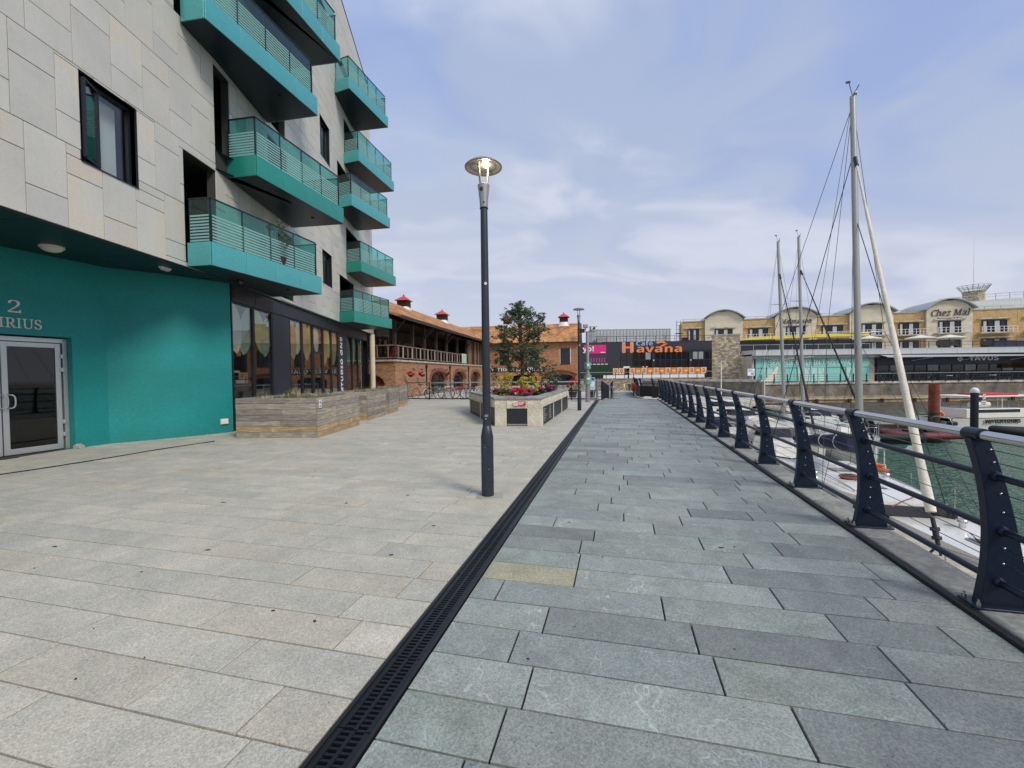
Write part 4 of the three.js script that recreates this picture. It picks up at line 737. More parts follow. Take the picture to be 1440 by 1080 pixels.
{
  const nb = thing('notice_board', 'blue and white notice board on the railing beside the camera column', 'notice board', P(4.35, 0, 24.0), -0.2);
  part('post', [bar([-0.2, 0, 0], [-0.2, 1.2, 0], 0.025), bar([0.2, 0, 0], [0.2, 1.2, 0], 0.025)], M.galv, nb);
  plate('board', 0.55, 0.7, canvasTex(128, 160, (g, w, h) => { g.fillStyle = '#b9d4e6'; g.fillRect(0, 0, w, h); g.fillStyle = '#2a5fa8'; g.fillRect(8, 8, w - 16, 30); g.fillRect(10, 60, 50, 40); g.fillStyle = '#f5f5f2'; g.fillRect(66, 54, 54, 60); g.fillRect(12, 112, 46, 36); }), nb, [0, 0.95, 0.02]);
}
// ---------------------------------------------------------------- bicycles parked behind the railing
function bicycle(label, at, ry, frameM, lean) {
  const t = thing('bicycle', label, 'bicycle', at, ry, 'bicycles parked along the railing'); const g = new THREE.Group();
  for (const x of [-0.52, 0.52]) { const w = part('wheel', new THREE.TorusGeometry(0.33, 0.018, 8, 28).translate(x, 0.35, 0), M.rubber, t); part('rim', [new THREE.TorusGeometry(0.305, 0.008, 6, 28).translate(x, 0.35, 0), ...Array.from({ length: 8 }, (_, k) => bar([x, 0.35, 0], [x + Math.cos(k * 0.785) * 0.3, 0.35 + Math.sin(k * 0.785) * 0.3, 0], 0.003, 0.003, 4))], M.bolt, w); }
  part('frame', [bar([-0.15, 0.82, 0], [-0.02, 0.33, 0], 0.017), bar([-0.02, 0.33, 0], [0.36, 0.75, 0], 0.019), bar([-0.13, 0.76, 0], [0.35, 0.8, 0], 0.016), bar([-0.02, 0.33, 0], [-0.52, 0.35, 0], 0.01), bar([-0.14, 0.78, 0], [-0.52, 0.35, 0], 0.01), bar([0.33, 0.88, 0], [0.52, 0.35, 0], 0.015)], frameM, t);
  part('handlebar', [bar([0.33, 0.85, 0], [0.32, 1.0, 0], 0.014), tube([[0.26, 1.0, -0.27], [0.34, 1.0, -0.1], [0.34, 1.0, 0.1], [0.26, 1.0, 0.27]], 0.013, 12, 6)], M.dark, t);
  part('saddle', [rbox(0.26, 0.05, 0.13, -0.18, 0.93, 0, 0.024), bar([-0.15, 0.8, 0], [-0.17, 0.92, 0], 0.013)], M.rubber, t);
  part('crank', [new THREE.TorusGeometry(0.08, 0.008, 6, 16).translate(-0.02, 0.33, 0.03), bar([-0.02, 0.33, 0.05], [0.1, 0.22, 0.05], 0.009), bar([-0.02, 0.33, -0.05], [-0.14, 0.44, -0.05], 0.009)], M.bolt, t);
  t.rotation.x = 0; t.rotation.order = 'YXZ'; t.rotation.x = lean; return t;
}
[['leftmost bicycle, a pale grey one leaning on the end of the plaza railing', -5.9, 28.1, 0.9, [0.5, 0.5, 0.5]], ['teal bicycle with a basket-like low frame, second from the left behind the railing', -5.0, 28.0, 0.8, [0.02, 0.2, 0.22]], ['white bicycle parked in front of the first pub arch', -4.2, 27.7, 0.35, [0.7, 0.7, 0.68]], ['red bicycle parked between the two pub arches', -3.5, 27.5, 0.25, [0.45, 0.02, 0.03]], ['black bicycle with bright handlebars, right of the red one', -2.8, 27.3, 1.0, [0.02, 0.02, 0.03]], ['silver bicycle under the second pub arch', -2.2, 27.1, 0.6, [0.55, 0.55, 0.56]], ['dark red bicycle at the right end of the row, beside the concrete planter', -1.5, 26.9, 0.3, [0.3, 0.02, 0.03]]].forEach(([l, x, z, a, c]) => bicycle(l, P(x, 0, z), a, mat(c, 0.35, 0.3), 0.1));
// ---------------------------------------------------------------- people at the foot of the ramp wall
function person(label, at, ry, pose, paint) {
  const mc = new MarchingCubes(56, mat(0xffffff, 0.8), false, true, 40000); mc.isolation = 0; const S = 1.15, n = 56;    // field spans -S..S
  const seg = (a, b, r0, r1) => [V3(a), V3(b), r0, r1];
  const J = pose, bones = [seg([0, 1.0, 0], [0, 1.38, 0.0], 0.14, 0.17), seg([0, 1.4, 0], [0, 1.56, 0.01], 0.065, 0.06), seg([0, 1.64, 0.02], [0, 1.7, 0.02], 0.095, 0.1), seg([-0.17, 1.38, 0], [0.17, 1.38, 0], 0.07, 0.07)];
  for (const s of [-1, 1]) { const l = s < 0 ? J.left : J.right; bones.push(seg([s * 0.18, 1.38, 0], l.elbow, 0.058, 0.046), seg(l.elbow, l.hand, 0.045, 0.032), seg(l.hand, [l.hand[0], l.hand[1] - 0.1, l.hand[2] + 0.03], 0.034, 0.022), seg([s * 0.09, 0.95, 0], l.knee, 0.095, 0.062), seg(l.knee, l.foot, 0.06, 0.042), seg(l.foot, [l.foot[0], l.foot[1] - 0.03, l.foot[2] + 0.14], 0.042, 0.035)); }
  const p = new THREE.Vector3(), ab = new THREE.Vector3();
  const dist = (b) => { ab.subVectors(b[1], b[0]); const t = clamp(p.clone().sub(b[0]).dot(ab) / ab.lengthSq()); return p.distanceTo(b[0].clone().addScaledVector(ab, t)) - lerp(b[2], b[3], t); };
  for (let z = 0; z < n; z++) for (let y = 0; y < n; y++) for (let x = 0; x < n; x++) { p.set((x - n / 2) / (n / 2) * S, (y - n / 2) / (n / 2) * S + 0.9, (z - n / 2) / (n / 2) * S); let d = 9; if (Math.abs(p.x) < 0.6 && Math.abs(p.z) < 0.6) { let e = 0; for (const b of bones) e += Math.exp(-dist(b) * 40); d = e > 0 ? -Math.log(e) / 40 : 9; } mc.field[x + y * n + z * n * n] = -d; }
  mc.update();
  const c = mc.count, pos = mc.positionArray.slice(0, c * 3), nor = mc.normalArray.slice(0, c * 3), cols = new Float32Array(c * 3);
  for (let i = 0; i < c; i++) { pos[i * 3] *= S; pos[i * 3 + 1] = pos[i * 3 + 1] * S + 0.9; pos[i * 3 + 2] *= S; const x = Math.abs(pos[i * 3]), y = pos[i * 3 + 1], k = y > 1.72 ? paint.hair : y > 1.5 ? [0.45, 0.26, 0.18] : y < 0.1 ? [0.03, 0.03, 0.03] : y > 0.93 ? paint.top : x > 0.3 ? [0.45, 0.26, 0.18] : paint.legs; cols.set(k, i * 3); }
  const g = new THREE.BufferGeometry(); g.setAttribute('position', new THREE.Float32BufferAttribute(pos, 3)); g.setAttribute('normal', new THREE.Float32BufferAttribute(nor, 3)); g.setAttribute('color', new THREE.Float32BufferAttribute(cols, 3));
  const me = new THREE.Mesh(g, mat(0xffffff, 0.85, 0, { vertexColors: true })); me.name = numbered('person'); me.position.copy(at); me.rotation.y = ry; me.castShadow = me.receiveShadow = true; scene.add(me); tag(me, label, 'person');
}
const stand = { left: { elbow: [-0.26, 1.1, -0.02], hand: [-0.27, 0.84, 0.06], knee: [-0.1, 0.5, 0.03], foot: [-0.11, 0.07, -0.02] }, right: { elbow: [0.26, 1.1, -0.02], hand: [0.26, 0.85, 0.08], knee: [0.1, 0.5, 0.03], foot: [0.11, 0.07, 0] } };
const stride = { left: { elbow: [-0.27, 1.12, -0.14], hand: [-0.25, 0.9, -0.08], knee: [-0.1, 0.52, 0.2], foot: [-0.1, 0.08, 0.26] }, right: { elbow: [0.27, 1.12, 0.1], hand: [0.42, 1.08, 0.26], knee: [0.1, 0.5, -0.02], foot: [0.1, 0.1, -0.26] } };
person('person in a pale yellow top walking past the stone ramp wall', P(20.2, -2.05, 77.5), 1.9, stride, { top: [0.75, 0.72, 0.25], legs: [0.5, 0.5, 0.3], hair: [0.03, 0.02, 0.015] });
person('person in dark clothes standing right of the one in yellow', P(21.3, -2.05, 78.0), 0.2, stand, { top: [0.04, 0.05, 0.07], legs: [0.12, 0.05, 0.05], hair: [0.03, 0.02, 0.02] });
person('person in a grey top standing rightmost by the ramp wall', P(22.15, -2.05, 77.0), -0.5, stand, { top: [0.3, 0.3, 0.32], legs: [0.05, 0.06, 0.09], hair: [0.12, 0.08, 0.04] });
// ---------------------------------------------------------------- brick quayside pub
{
  const PA = 10.0 * R, t = thing('quayside_pub', 'brown brick quayside pub with orange tiled roofs and an open timber terrace', 'building', P(-7.9, 0, 29.2), -PA);
  // own frame: x to the right of the wing wall, z = -a along it
  const wallA = (pts, holes, x, th) => { const s = shapeOf(pts); for (const h of holes) s.holes.push(h); return new THREE.ExtrudeGeometry(s, { depth: th, bevelEnabled: false, curveSegments: 14 }).rotateY(Math.PI / 2).translate(x - th, 0, 0); };
  const arch = (c, w, sp, rise) => { const p = new THREE.Path(); p.moveTo(c - w / 2, 0.02); p.lineTo(c + w / 2, 0.02); p.lineTo(c + w / 2, sp); p.quadraticCurveTo(c + w / 2 - 0.15, sp + rise, c, sp + rise); p.quadraticCurveTo(c - w / 2 + 0.15, sp + rise, c - w / 2, sp); p.lineTo(c - w / 2, 0.02); return p; };
  const AR = [[8.75, 4.2], [14.9, 4.2], [21.2, 4.0]];
  part('wall', wallA([[0, 0], [28.5, 0], [28.5, 2.5], [0, 2.5]], AR.map(([c, w]) => arch(c, w, 1.1, 0.75)), 0, 0.35), M.brick, t);
  for (const [c, w] of AR) {
    const sh = new THREE.Shape(); const o = arch(c, w + 0.7, 1.1, 1.05), n = arch(c, w, 1.1, 0.75);
    const po = o.getPoints(14).filter((p) => p.y >= 1.1), pn = n.getPoints(14).filter((p) => p.y >= 1.1).reverse();
    part('brick_arch', new THREE.ExtrudeGeometry(shapeOf([...po, ...pn].map((p) => [p.x, p.y])), { depth: 0.06, bevelEnabled: false }).rotateY(Math.PI / 2).translate(-0.01, 0, 0), M.brickdark, t);
    const f = part('arch_window', [box(0.05, 1.9, 0.06, -0.25, 0.95, -c + w * 0.2), box(0.05, 1.9, 0.06, -0.25, 0.95, -c - w * 0.2), box(0.05, 0.06, w, -0.25, 1.1, -c)], M.timberdark, t);
    part('pane', box(0.02, 1.9, w, -0.3, 0.95, -c), M.darkglass, f);
  }
  for (const a of [5.6, 11.6, 18, 24.4]) part('downpipe', [bar([0.06, 0, -a], [0.06, 2.4, -a], 0.05, 0.05, 8), box(0.14, 0.2, 0.2, 0.06, 2.2, -a)], M.black, t);
  for (const a of [2.6, 4.1, 7, 10.2, 13.2, 16.4]) part('wall_lamp', [bar([0, 2.0, -a], [0.25, 2.05, -a], 0.015), new THREE.ConeGeometry(0.1, 0.14, 12).translate(0.26, 1.98, -a)], M.black, t);
  // near gable end, facing the plaza
  part('end_wall', slab((() => { const s = shapeOf([[-9, 0], [-0.35, 0], [-0.35, 2.5], [-9, 2.5]]); s.holes.push(arch(-2.6, 3.6, 1.0, 0.7)); return s; })(), 0.35, -0.35), M.brick, t);
  part('end_arch_door', [box(3.6, 1.7, 0.05, -2.6, 0.85, -0.3)], M.rust, t);
  // terrace floor, timber posts, balustrade, back wall
  part('terrace_floor', box(9, 0.14, 28.3, -4.5, 2.56, -14.1), M.timberdark, t);
  part('terrace_edge', [box(0.14, 0.12, 28.6, 0.05, 2.56, -14.25), box(9, 0.12, 0.14, -4.5, 2.561, 0.05)], M.beige, t);
  for (const a of [0.15, 3.2, 5.55, 8.3, 11.1, 14.4, 17.8, 20.6, 23.5, 26.4]) part('timber_post', box(0.2, 2.75, 0.2, -0.1, 3.99, -a), M.timberdark, t);
  for (const x of [-3, -6, -8.8]) part('timber_post', box(0.2, 2.75, 0.2, x, 3.99, -0.15), M.timberdark, t);
  const balM = mat([0.2, 0.15, 0.11], 0.7, 0, { map: T.wood });
  part('balustrade_rail', [box(0.08, 0.07, 17.6, 0, 3.6, -9), box(9, 0.07, 0.08, -4.5, 3.601, 0), box(0.06, 0.06, 17.6, 0, 2.75, -9), box(9, 0.06, 0.06, -4.5, 2.751, 0)], balM, t);
  for (let k = 0; k < 22; k++) part('baluster', box(0.07, 0.85, 0.07, 0, 3.17, -0.5 - k * 0.8), k % 2 ? M.beige : balM, t);
  for (let k = 0; k < 11; k++) part('baluster', box(0.07, 0.85, 0.07, -0.5 - k * 0.8, 3.17, 0), balM, t);
  for (let k = 0; k < 3; k++) part('glass_screen', box(1.9, 1.8, 0.02, -1.4 - k * 2.4, 4.4, -0.1), M.glass, t);
  part('terrace_wall', box(0.2, 2.75, 28.3, -3.4, 3.99, -14.2), mat([0.045, 0.03, 0.022], 0.8, 0, { map: T.wood }), t);
  for (let k = 0; k < 7; k++) { const f = part('terrace_window', [box(0.06, 1.3, 0.06, -3.27, 3.8, -1.6 - k * 2.4), box(0.06, 0.06, 1.6, -3.27, 4.45, -2.4 - k * 2.4), box(0.06, 1.3, 0.06, -3.27, 3.8, -3.2 - k * 2.4)], M.timberdark, t); part('pane', box(0.03, 1.3, 1.5, -3.29, 3.8, -2.4 - k * 2.4), M.darkglass, f); }
  for (let k = 0; k < 15; k++) part('wall_board', box(0.07, 2.7, 0.5, -0.12, 3.98, -18.2 - k * 0.7), k % 3 ? mat([0.22, 0.11, 0.055], 0.8, 0, { map: T.wood }) : M.timberdark, t);
  part('poster', box(0.03, 1.0, 1.6, 0.07, 3.2, -16.3), mat([0.4, 0.55, 0.42], 0.7, 0, { map: T.speck }), t);
  for (const [x, a] of [[-2.2, 1], [-1.0, 2.1], [-2.4, 4.3]]) part('red_chair', [box(0.5, 0.08, 0.5, x, 3.1, -a), box(0.5, 0.55, 0.06, x, 3.45, -a - 0.24), ...[-1, 1].flatMap((s) => [-1, 1].map((r) => bar([x + s * 0.22, 2.63, -a + r * 0.22], [x + s * 0.22, 3.08, -a + r * 0.22], 0.02)))], M.red, t);
  // roof of the wing: two slopes with a bell-cast eave, gutter, braces
  const slope = (x0, y0, x1, y1, z0, z1, th = 0.16) => new THREE.ExtrudeGeometry(shapeOf([[x0, y0], [x1, y1], [x1, y1 + th], [x0, y0 + th]]), { depth: Math.abs(z1 - z0), bevelEnabled: false }).translate(0, 0, Math.min(z0, z1));
  part('roof', [slope(0.85, 5.35, -1.2, 6.05, 0.9, -29), slope(-1.2, 6.05, -4.4, 7.9, 0.9, -33), slope(-4.4, 7.9, -9.7, 5.3, 0.9, -33)], M.rooftile, t);
  part('fascia_board', box(0.05, 0.22, 29.9, 0.86, 5.4, -14.1), M.timberdark, t);
  part('gable', slab([[-9.2, 5.35], [-0.2, 5.35], [-1.2, 5.95], [-4.4, 7.8]], 0.15, -0.15), M.timberdark, t);
  for (const a of [0.15, 5.55, 11.1, 17.8]) part('brace', bar([-0.1, 4.4, -a], [0.7, 5.3, -a], 0.06, 0.06, 4), M.timberdark, t);
  part('ceiling', box(8.6, 0.06, 28, -4.7, 5.33, -14.2), M.timberdark, t);
  // cross wing facing the plaza
  const F = -28.5, cs = shapeOf([[-6, 0], [11.66, 0], [11.66, 5.47], [-6, 5.47]]);
  const rectPath = (x, w, y0, y1) => new THREE.Path([[x - w / 2, y0], [x + w / 2, y0], [x + w / 2, y1], [x - w / 2, y1]].map((p) => new THREE.Vector2(...p)));
  cs.holes.push(rectPath(2.0, 1.3, 2.7, 4.7), rectPath(6.0, 1.2, 2.7, 4.7), rectPath(10.0, 1.4, 2.75, 4.75), arch(9.4, 3.4, 0.9, 0.5), arch(4.6, 3.4, 0.9, 0.5));
  part('wall', new THREE.ExtrudeGeometry(cs, { depth: 0.35, bevelEnabled: false, curveSegments: 12 }).translate(0, 0, F - 0.352), mat([0.38, 0.185, 0.085], 0.85, 0, { map: T.brick }), t);
  for (const x of [2.0, 6.0, 10.0]) { const f = part('window', [box(1.3, 0.08, 0.08, x, 4.7, F - 0.1), box(1.3, 0.1, 0.14, x, 2.72, F - 0.02), box(0.07, 1.9, 0.08, x - 0.6, 3.7, F - 0.1), box(0.07, 1.9, 0.08, x + 0.6, 3.7, F - 0.1), box(0.05, 1.9, 0.06, x, 3.7, F - 0.1), box(1.2, 0.05, 0.06, x, 3.7, F - 0.101)], M.timberdark, t); part('pane', box(1.25, 1.95, 0.02, x, 3.7, F - 0.15), M.darkglass, f); }
  for (const x of [9.4, 4.6]) part('arch_window', box(3.4, 1.6, 0.05, x, 0.8, F - 0.3), M.darkglass, t);
  part('canopy', [tube([[7.2, 1.35, F + 0.5], [8.3, 1.75, F + 0.5], [9.4, 1.88, F + 0.5], [10.5, 1.75, F + 0.5], [11.5, 1.35, F + 0.5]], 0.07, 16, 6), ...Array.from({ length: 8 }, (_, i) => { const a = 7.2 + i * 0.54; const yy = (x) => 1.88 - 0.53 * ((x - 9.36) / 2.15) ** 2; return quad([a, yy(a), F], [a + 0.54, yy(a + 0.54), F], [a + 0.54, yy(a + 0.54), F + 0.5], [a, yy(a), F + 0.5]); })], M.rust, t);
  part('roof', [new THREE.ExtrudeGeometry(shapeOf([[0.5, 5.42], [-5, 8.3], [-5, 8.46], [0.5, 5.58]]), { depth: 18, bevelEnabled: false }).rotateY(-Math.PI / 2).translate(11.9, 0, F), new THREE.ExtrudeGeometry(shapeOf([[-5, 8.3], [-10.5, 5.42], [-10.5, 5.58], [-5, 8.46]]), { depth: 18, bevelEnabled: false }).rotateY(-Math.PI / 2).translate(11.9, 0, F)], M.rooftile, t);
  part('side_wall', new THREE.ExtrudeGeometry(shapeOf([[-0.352, 0], [-10, 0], [-10, 5.45], [-5, 8.2], [-0.352, 5.5]]), { depth: 0.35, bevelEnabled: false }).rotateY(-Math.PI / 2).translate(11.66, 0, F), M.brick, t);
  part('barge_board', [bar([11.95, 5.5, F + 0.5], [11.95, 8.42, F - 5], 0.1, 0.1, 4), bar([11.95, 8.42, F - 5], [11.95, 5.5, F - 10.5], 0.1, 0.1, 4), box(18, 0.16, 0.06, 2.9, 5.5, F + 0.52)], M.timberdark, t);
  part('sign_board', box(7.6, 0.62, 0.06, 3.6, 2.1, F + 0.04), M.black, t);
  part('lettering', text('THE WEST QUAY', 0.46, 0.04, 'serif_bold', 1.12).translate(4.1, 1.88, F + 0.08), M.white, t);
  // cupolas
  const cup = (x, y, z, s) => { const c = part('cupola', [lathe([[0.95 * s, 0], [0.72 * s, 0.55 * s]], 4).rotateY(Math.PI / 4)], M.white, t, { at: [x, y, z] }); part('louvre', [box(1.0 * s, 0.62 * s, 1.0 * s, 0, 0.86 * s, 0), ...Array.from({ length: 4 }, (_, k) => box(1.06 * s, 0.05, 1.06 * s, 0, 0.62 * s + k * 0.15 * s, 0))], M.timberdark, c); part('cap', [new THREE.ConeGeometry(1.02 * s, 0.55 * s, 4).rotateY(Math.PI / 4).translate(0, 1.45 * s, 0), new THREE.SphereGeometry(0.09, 8, 6).translate(0, 1.75 * s, 0)], mat([0.6, 0.06, 0.06], 0.6), c); };
  cup(-4.4, 7.5, -11.5, 0.95); cup(-4.4, 7.5, -22.5, 1.05); cup(1.6, 8.05, F - 5, 1.05); cup(9.6, 8.05, F - 5, 1.1);
  for (const [x, a, y, l] of [[0.55, 6.9, 1.7, 'third red flower basket along the pub wall, at the left edge of the nearest arch'], [0.5, 3.6, 1.6, 'second red flower basket along the pub wall from the near corner'], [0.5, 1.4, 1.6, 'red flower basket closest to the near corner of the pub wall'], [0.5, 9.4, 1.65, 'red flower basket hung before the middle of the nearest pub arch']]) { const at = new THREE.Vector3(x, y, -a).applyAxisAngle(new THREE.Vector3(0, 1, 0), -PA).add(P(-7.9, 0, 29.2)); const b = thing('hanging_basket', l, 'flower basket', at, 0, 'hanging baskets on the pub wall'); part('basket', new THREE.SphereGeometry(0.2, 12, 6, 0, 7, Math.PI / 2, Math.PI / 2), M.soil, b); part('blossoms', leafCloud(150, 0.3, 0.2, 0.3, 0.1, 0.06, 300 + a * 10, 0.9), mat([0.6, 0.015, 0.06], 0.7), b, { keep: 1 }); }
}
for (const [l, x, z] of [['red flowered tub left of the slim lamp, before the pub wall', 3.9, 27.6], ['red flowered tub right of the slim lamp, before the pub wall', 5.0, 27.2]]) { const b = thing('flower_tub', l, 'flower tub', P(x, 0, z)); part('tub', lathe([[0, 0], [0.22, 0], [0.3, 0.5], [0.26, 0.5], [0, 0.45]], 18), M.timberdark, b); part('blossoms', leafCloud(300, 0.42, 0.42, 0.42, 0.1, 0.95, x * 100 | 0, 0.9), mat([0.55, 0.012, 0.05], 0.7), b, { keep: 1 }); part('leaves', leafCloud(200, 0.4, 0.35, 0.4, 0.1, 0.7, x * 90 | 0), mat([0.03, 0.09, 0.02], 0.7), b, { keep: 1 }); }

// ---------------------------------------------------------------- ramp wall and cafe over the lock
single('ramp_wall', [box(31, 2.35, 0.6, 0, 1.15, 0), box(31.2, 0.12, 0.8, 0, 2.36, 0)], M.rubbledark, 'long grey stone retaining wall below the black cafe', 'wall', P(24.5, -2.1, 84.0), 0.02);
{
  const r = thing('ramp_railing', 'dark post and rail fence along the top of the stone ramp wall', 'railing', P(9.5, 0.28, 83.6), 0.02);
  for (let k = 0; k < 18; k++) part('post', box(0.1, 1.3, 0.1, k * 1.78, 0.6, 0), M.dark, r);
  part('handrail', box(31, 0.09, 0.08, 15.2, 1.28, 0), M.galv, r); part('rail', [box(31, 0.05, 0.05, 15.2, 0.75, 0), box(31, 0.06, 0.06, 15.2, 0.1, 0)], M.dark, r);
}
{
  const t = thing('black_cafe', 'black fronted cafe with large orange Havana lettering beyond the lock', 'building', P(18.5, 0, 88));
  const W = 23.4, D = 12;
  part('wall', [box(W + 6, 7.7, 0.4, W / 2 - 3, 3.85, -0.2), box(0.4, 7.7, D, 0.2, 3.85, -D / 2 - 0.4), box(0.4, 7.7, D, W - 0.2, 3.85, -D / 2 - 0.4)], M.blackgloss, t);
  part('roof', box(W, 0.2, D, W / 2, 7.5, -D / 2 - 0.4), M.greyroof, t);
  part('base_wall', [box(15.2, 1.3, 0.3, 12.9, 0.45, 0.7), box(5, 1.0, 0.3, 2.6, 0.5, 0.3)], M.white, t);
  for (const [x0, x1] of [[3.7, 10.0], [10.7, 17.3], [18.4, 23.1]]) {
    const n = Math.round((x1 - x0) / 1.2), w = (x1 - x0) / n;
    for (let i = 0; i < n; i++) for (let j = 0; j < 2; j++) { const f = part('window', [box(w, 0.09, 0.12, x0 + w * (i + 0.5), 2.35 + j * 1.7, 0.02), box(w, 0.09, 0.12, x0 + w * (i + 0.5), 3.95 + j * 1.7, 0.02), box(0.09, 1.55, 0.12, x0 + w * i + 0.05, 3.15 + j * 1.7, 0.02), box(0.09, 1.55, 0.12, x0 + w * (i + 1) - 0.05, 3.15 + j * 1.7, 0.02)], M.black, t); part('pane', box(w - 0.18, 1.5, 0.03, x0 + w * (i + 0.5), 3.15 + j * 1.7, 0.015), (i === n - 1 && j === 1 && x0 < 4) || (x0 > 18 && i < 2 && j === 1) ? mat([0.3, 0.33, 0.33], 0.2) : M.darkglass, f); }
  }
  for (const x of [10.35, 17.9]) { part('pillar', box(0.6, 5.5, 0.25, x, 2.75, 0.13), M.black, t); part('wall_light', [box(0.16, 0.3, 0.14, x + 0.05, 3.9, 0.32)], M.white, t); }
  // fascia lettering
  const om = mat([0.86, 0.23, 0.06], 0.5), wm = mat([0.80, 0.72, 0.6], 0.5), bm = mat([0.25, 0.45, 0.75], 0.5);
  part('lettering', text('H', 2.0, 0.14, 'sans_bold', 1.35).translate(5.2, 5.55, 0.03), om, t); part('lettering', text('avana', 1.5, 0.14, 'sans_bold', 1.6).translate(11.6, 5.55, 0.03), om, t);
  part('letter_outline', text('H', 2.16, 0.06, 'sans_bold', 1.4).translate(5.2, 5.47, 0.02), wm, t);
  part('lettering', text('Café', 0.85, 0.12, 'sans_bold', 1.4).translate(8.6, 6.95, 0.04), bm, t);
  part('swoosh', [slab([[10.8, 7.6], [12.2, 7.9], [13.2, 7.35], [12.6, 7.3], [12.1, 7.5], [11.2, 7.3]], 0.1, 0.05), slab([[12.3, 7.1], [13.4, 7.3], [12.5, 6.8], [11.6, 6.6]], 0.1, 0.05)], om, t);
  const pk = part('pink_sign', box(4.5, 1.75, 0.14, -1.5, 6.3, 0.12), M.magenta, t); part('lettering', text('yo!', 1.0, 0.04, 'sans_bold', 1.2).translate(-2.9, 5.9, 0.19), M.white, pk); part('lettering', box(0.9, 0.16, 0.04, 0.1, 5.65, 0.2), M.white, pk);
  part('pink_window', box(3.4, 1.8, 0.1, -0.9, 4.3, 0.06), mat([0.09, 0.02, 0.07], 0.15), t); for (let k = 0; k < 6; k++) part('figure_print', box(0.18, 0.9, 0.02, -2.3 + k * 0.55, 4.1, 0.12), mat([0.3, 0.1, 0.24], 0.5), t);
  part('shelf_strip', Array.from({ length: 5 }, (_, k) => box(0.6, 0.16, 0.1, -2.4 + k * 0.8, 3.25, 0.1)), M.white, t);
  part('hedge_screen', box(4.2, 2.1, 0.4, -0.6, 2.1, 0.2), M.hedge, t);
  part('bar_sign', box(1.9, 0.4, 0.1, 5.2, 2.55, 0.25), M.white, t); for (const x of [7.4, 7.9, 8.3, 9.0]) part('bar_sign', box(0.28, 0.24, 0.08, x, 2.6, 0.25), M.white, t); part('planting', box(2.4, 0.9, 0.4, 6.8, 2.3, 0.3), M.hedge, t);
  part('pediment_line', box(W, 0.12, 0.5, W / 2, 7.72, -0.15), M.black, t);
  // orange hoarding boards with a round emblem on every other one
  const board = canvasTex(128, 96, (g, w, h) => { g.fillStyle = '#eab98a'; g.fillRect(0, 0, w, h); g.fillStyle = '#5a2014'; g.beginPath(); g.arc(64, 44, 28, 0, 7); g.fill(); g.beginPath(); g.moveTo(42, 60); g.lineTo(86, 60); g.lineTo(64, 88); g.fill(); g.fillStyle = '#eab98a'; g.beginPath(); g.arc(62, 42, 15, 0, 7); g.fill(); });
  const plain = canvasTex(128, 96, (g, w, h) => { g.fillStyle = '#e08a2c'; g.fillRect(0, 0, w, h); g.fillStyle = '#f6e2c0'; g.fillRect(26, 40, 76, 9); g.fillRect(36, 54, 56, 6); });
  for (let k = 0; k < 13; k++) plate('hoarding_board', 1.12, 1.25, k % 2 ? plain : board, t, [5.9 + k * 1.21, 1.78, 0.72]);
  plate('hoarding_board', 1.12, 1.25, board, t, [2.6, 1.75, 0.5]); plate('hoarding_board', 1.12, 1.25, board, t, [3.8, 1.75, 0.5]);
  // plant room and railing on the roof
  const pm = part('plant_room', box(16.6, 2.9, 5, 7.0, 9.2, -6), M.greyroof, t); for (let k = 0; k < 24; k++) part('cladding_rib', box(0.08, 2.84, 0.08, -1 + k * 0.7, 9.2, -3.48), M.galv, pm);
  part('plant_cap', box(16.9, 0.16, 5.2, 7.0, 10.72, -6), M.white, t); part('hatch', box(2.4, 1.4, 0.2, 0.6, 8.4, -2.8), M.galv, t);
  for (let k = 0; k < 12; k++) part('roof_post', box(0.08, 1.2, 0.08, -1 + k * 2, 8.3, -0.4), M.dark, t);
  part('roof_rail', [box(24, 0.08, 0.08, 10.5, 8.9, -0.4), box(24, 0.05, 0.05, 10.5, 8.4, -0.4)], M.dark, t);
  part('ladder', [bar([15.6, 7.6, -1], [15.6, 12, -1], 0.05), bar([16.4, 7.6, -1], [16.4, 12, -1], 0.05), ...Array.from({ length: 6 }, (_, k) => box(0.8, 0.06, 0.06, 16, 8 + k * 0.75, -1)), box(1.6, 0.08, 1, 16.2, 9.4, -1.2), box(1.2, 0.9, 0.8, 17.4, 8.1, -1.2)], M.dark, t);
}
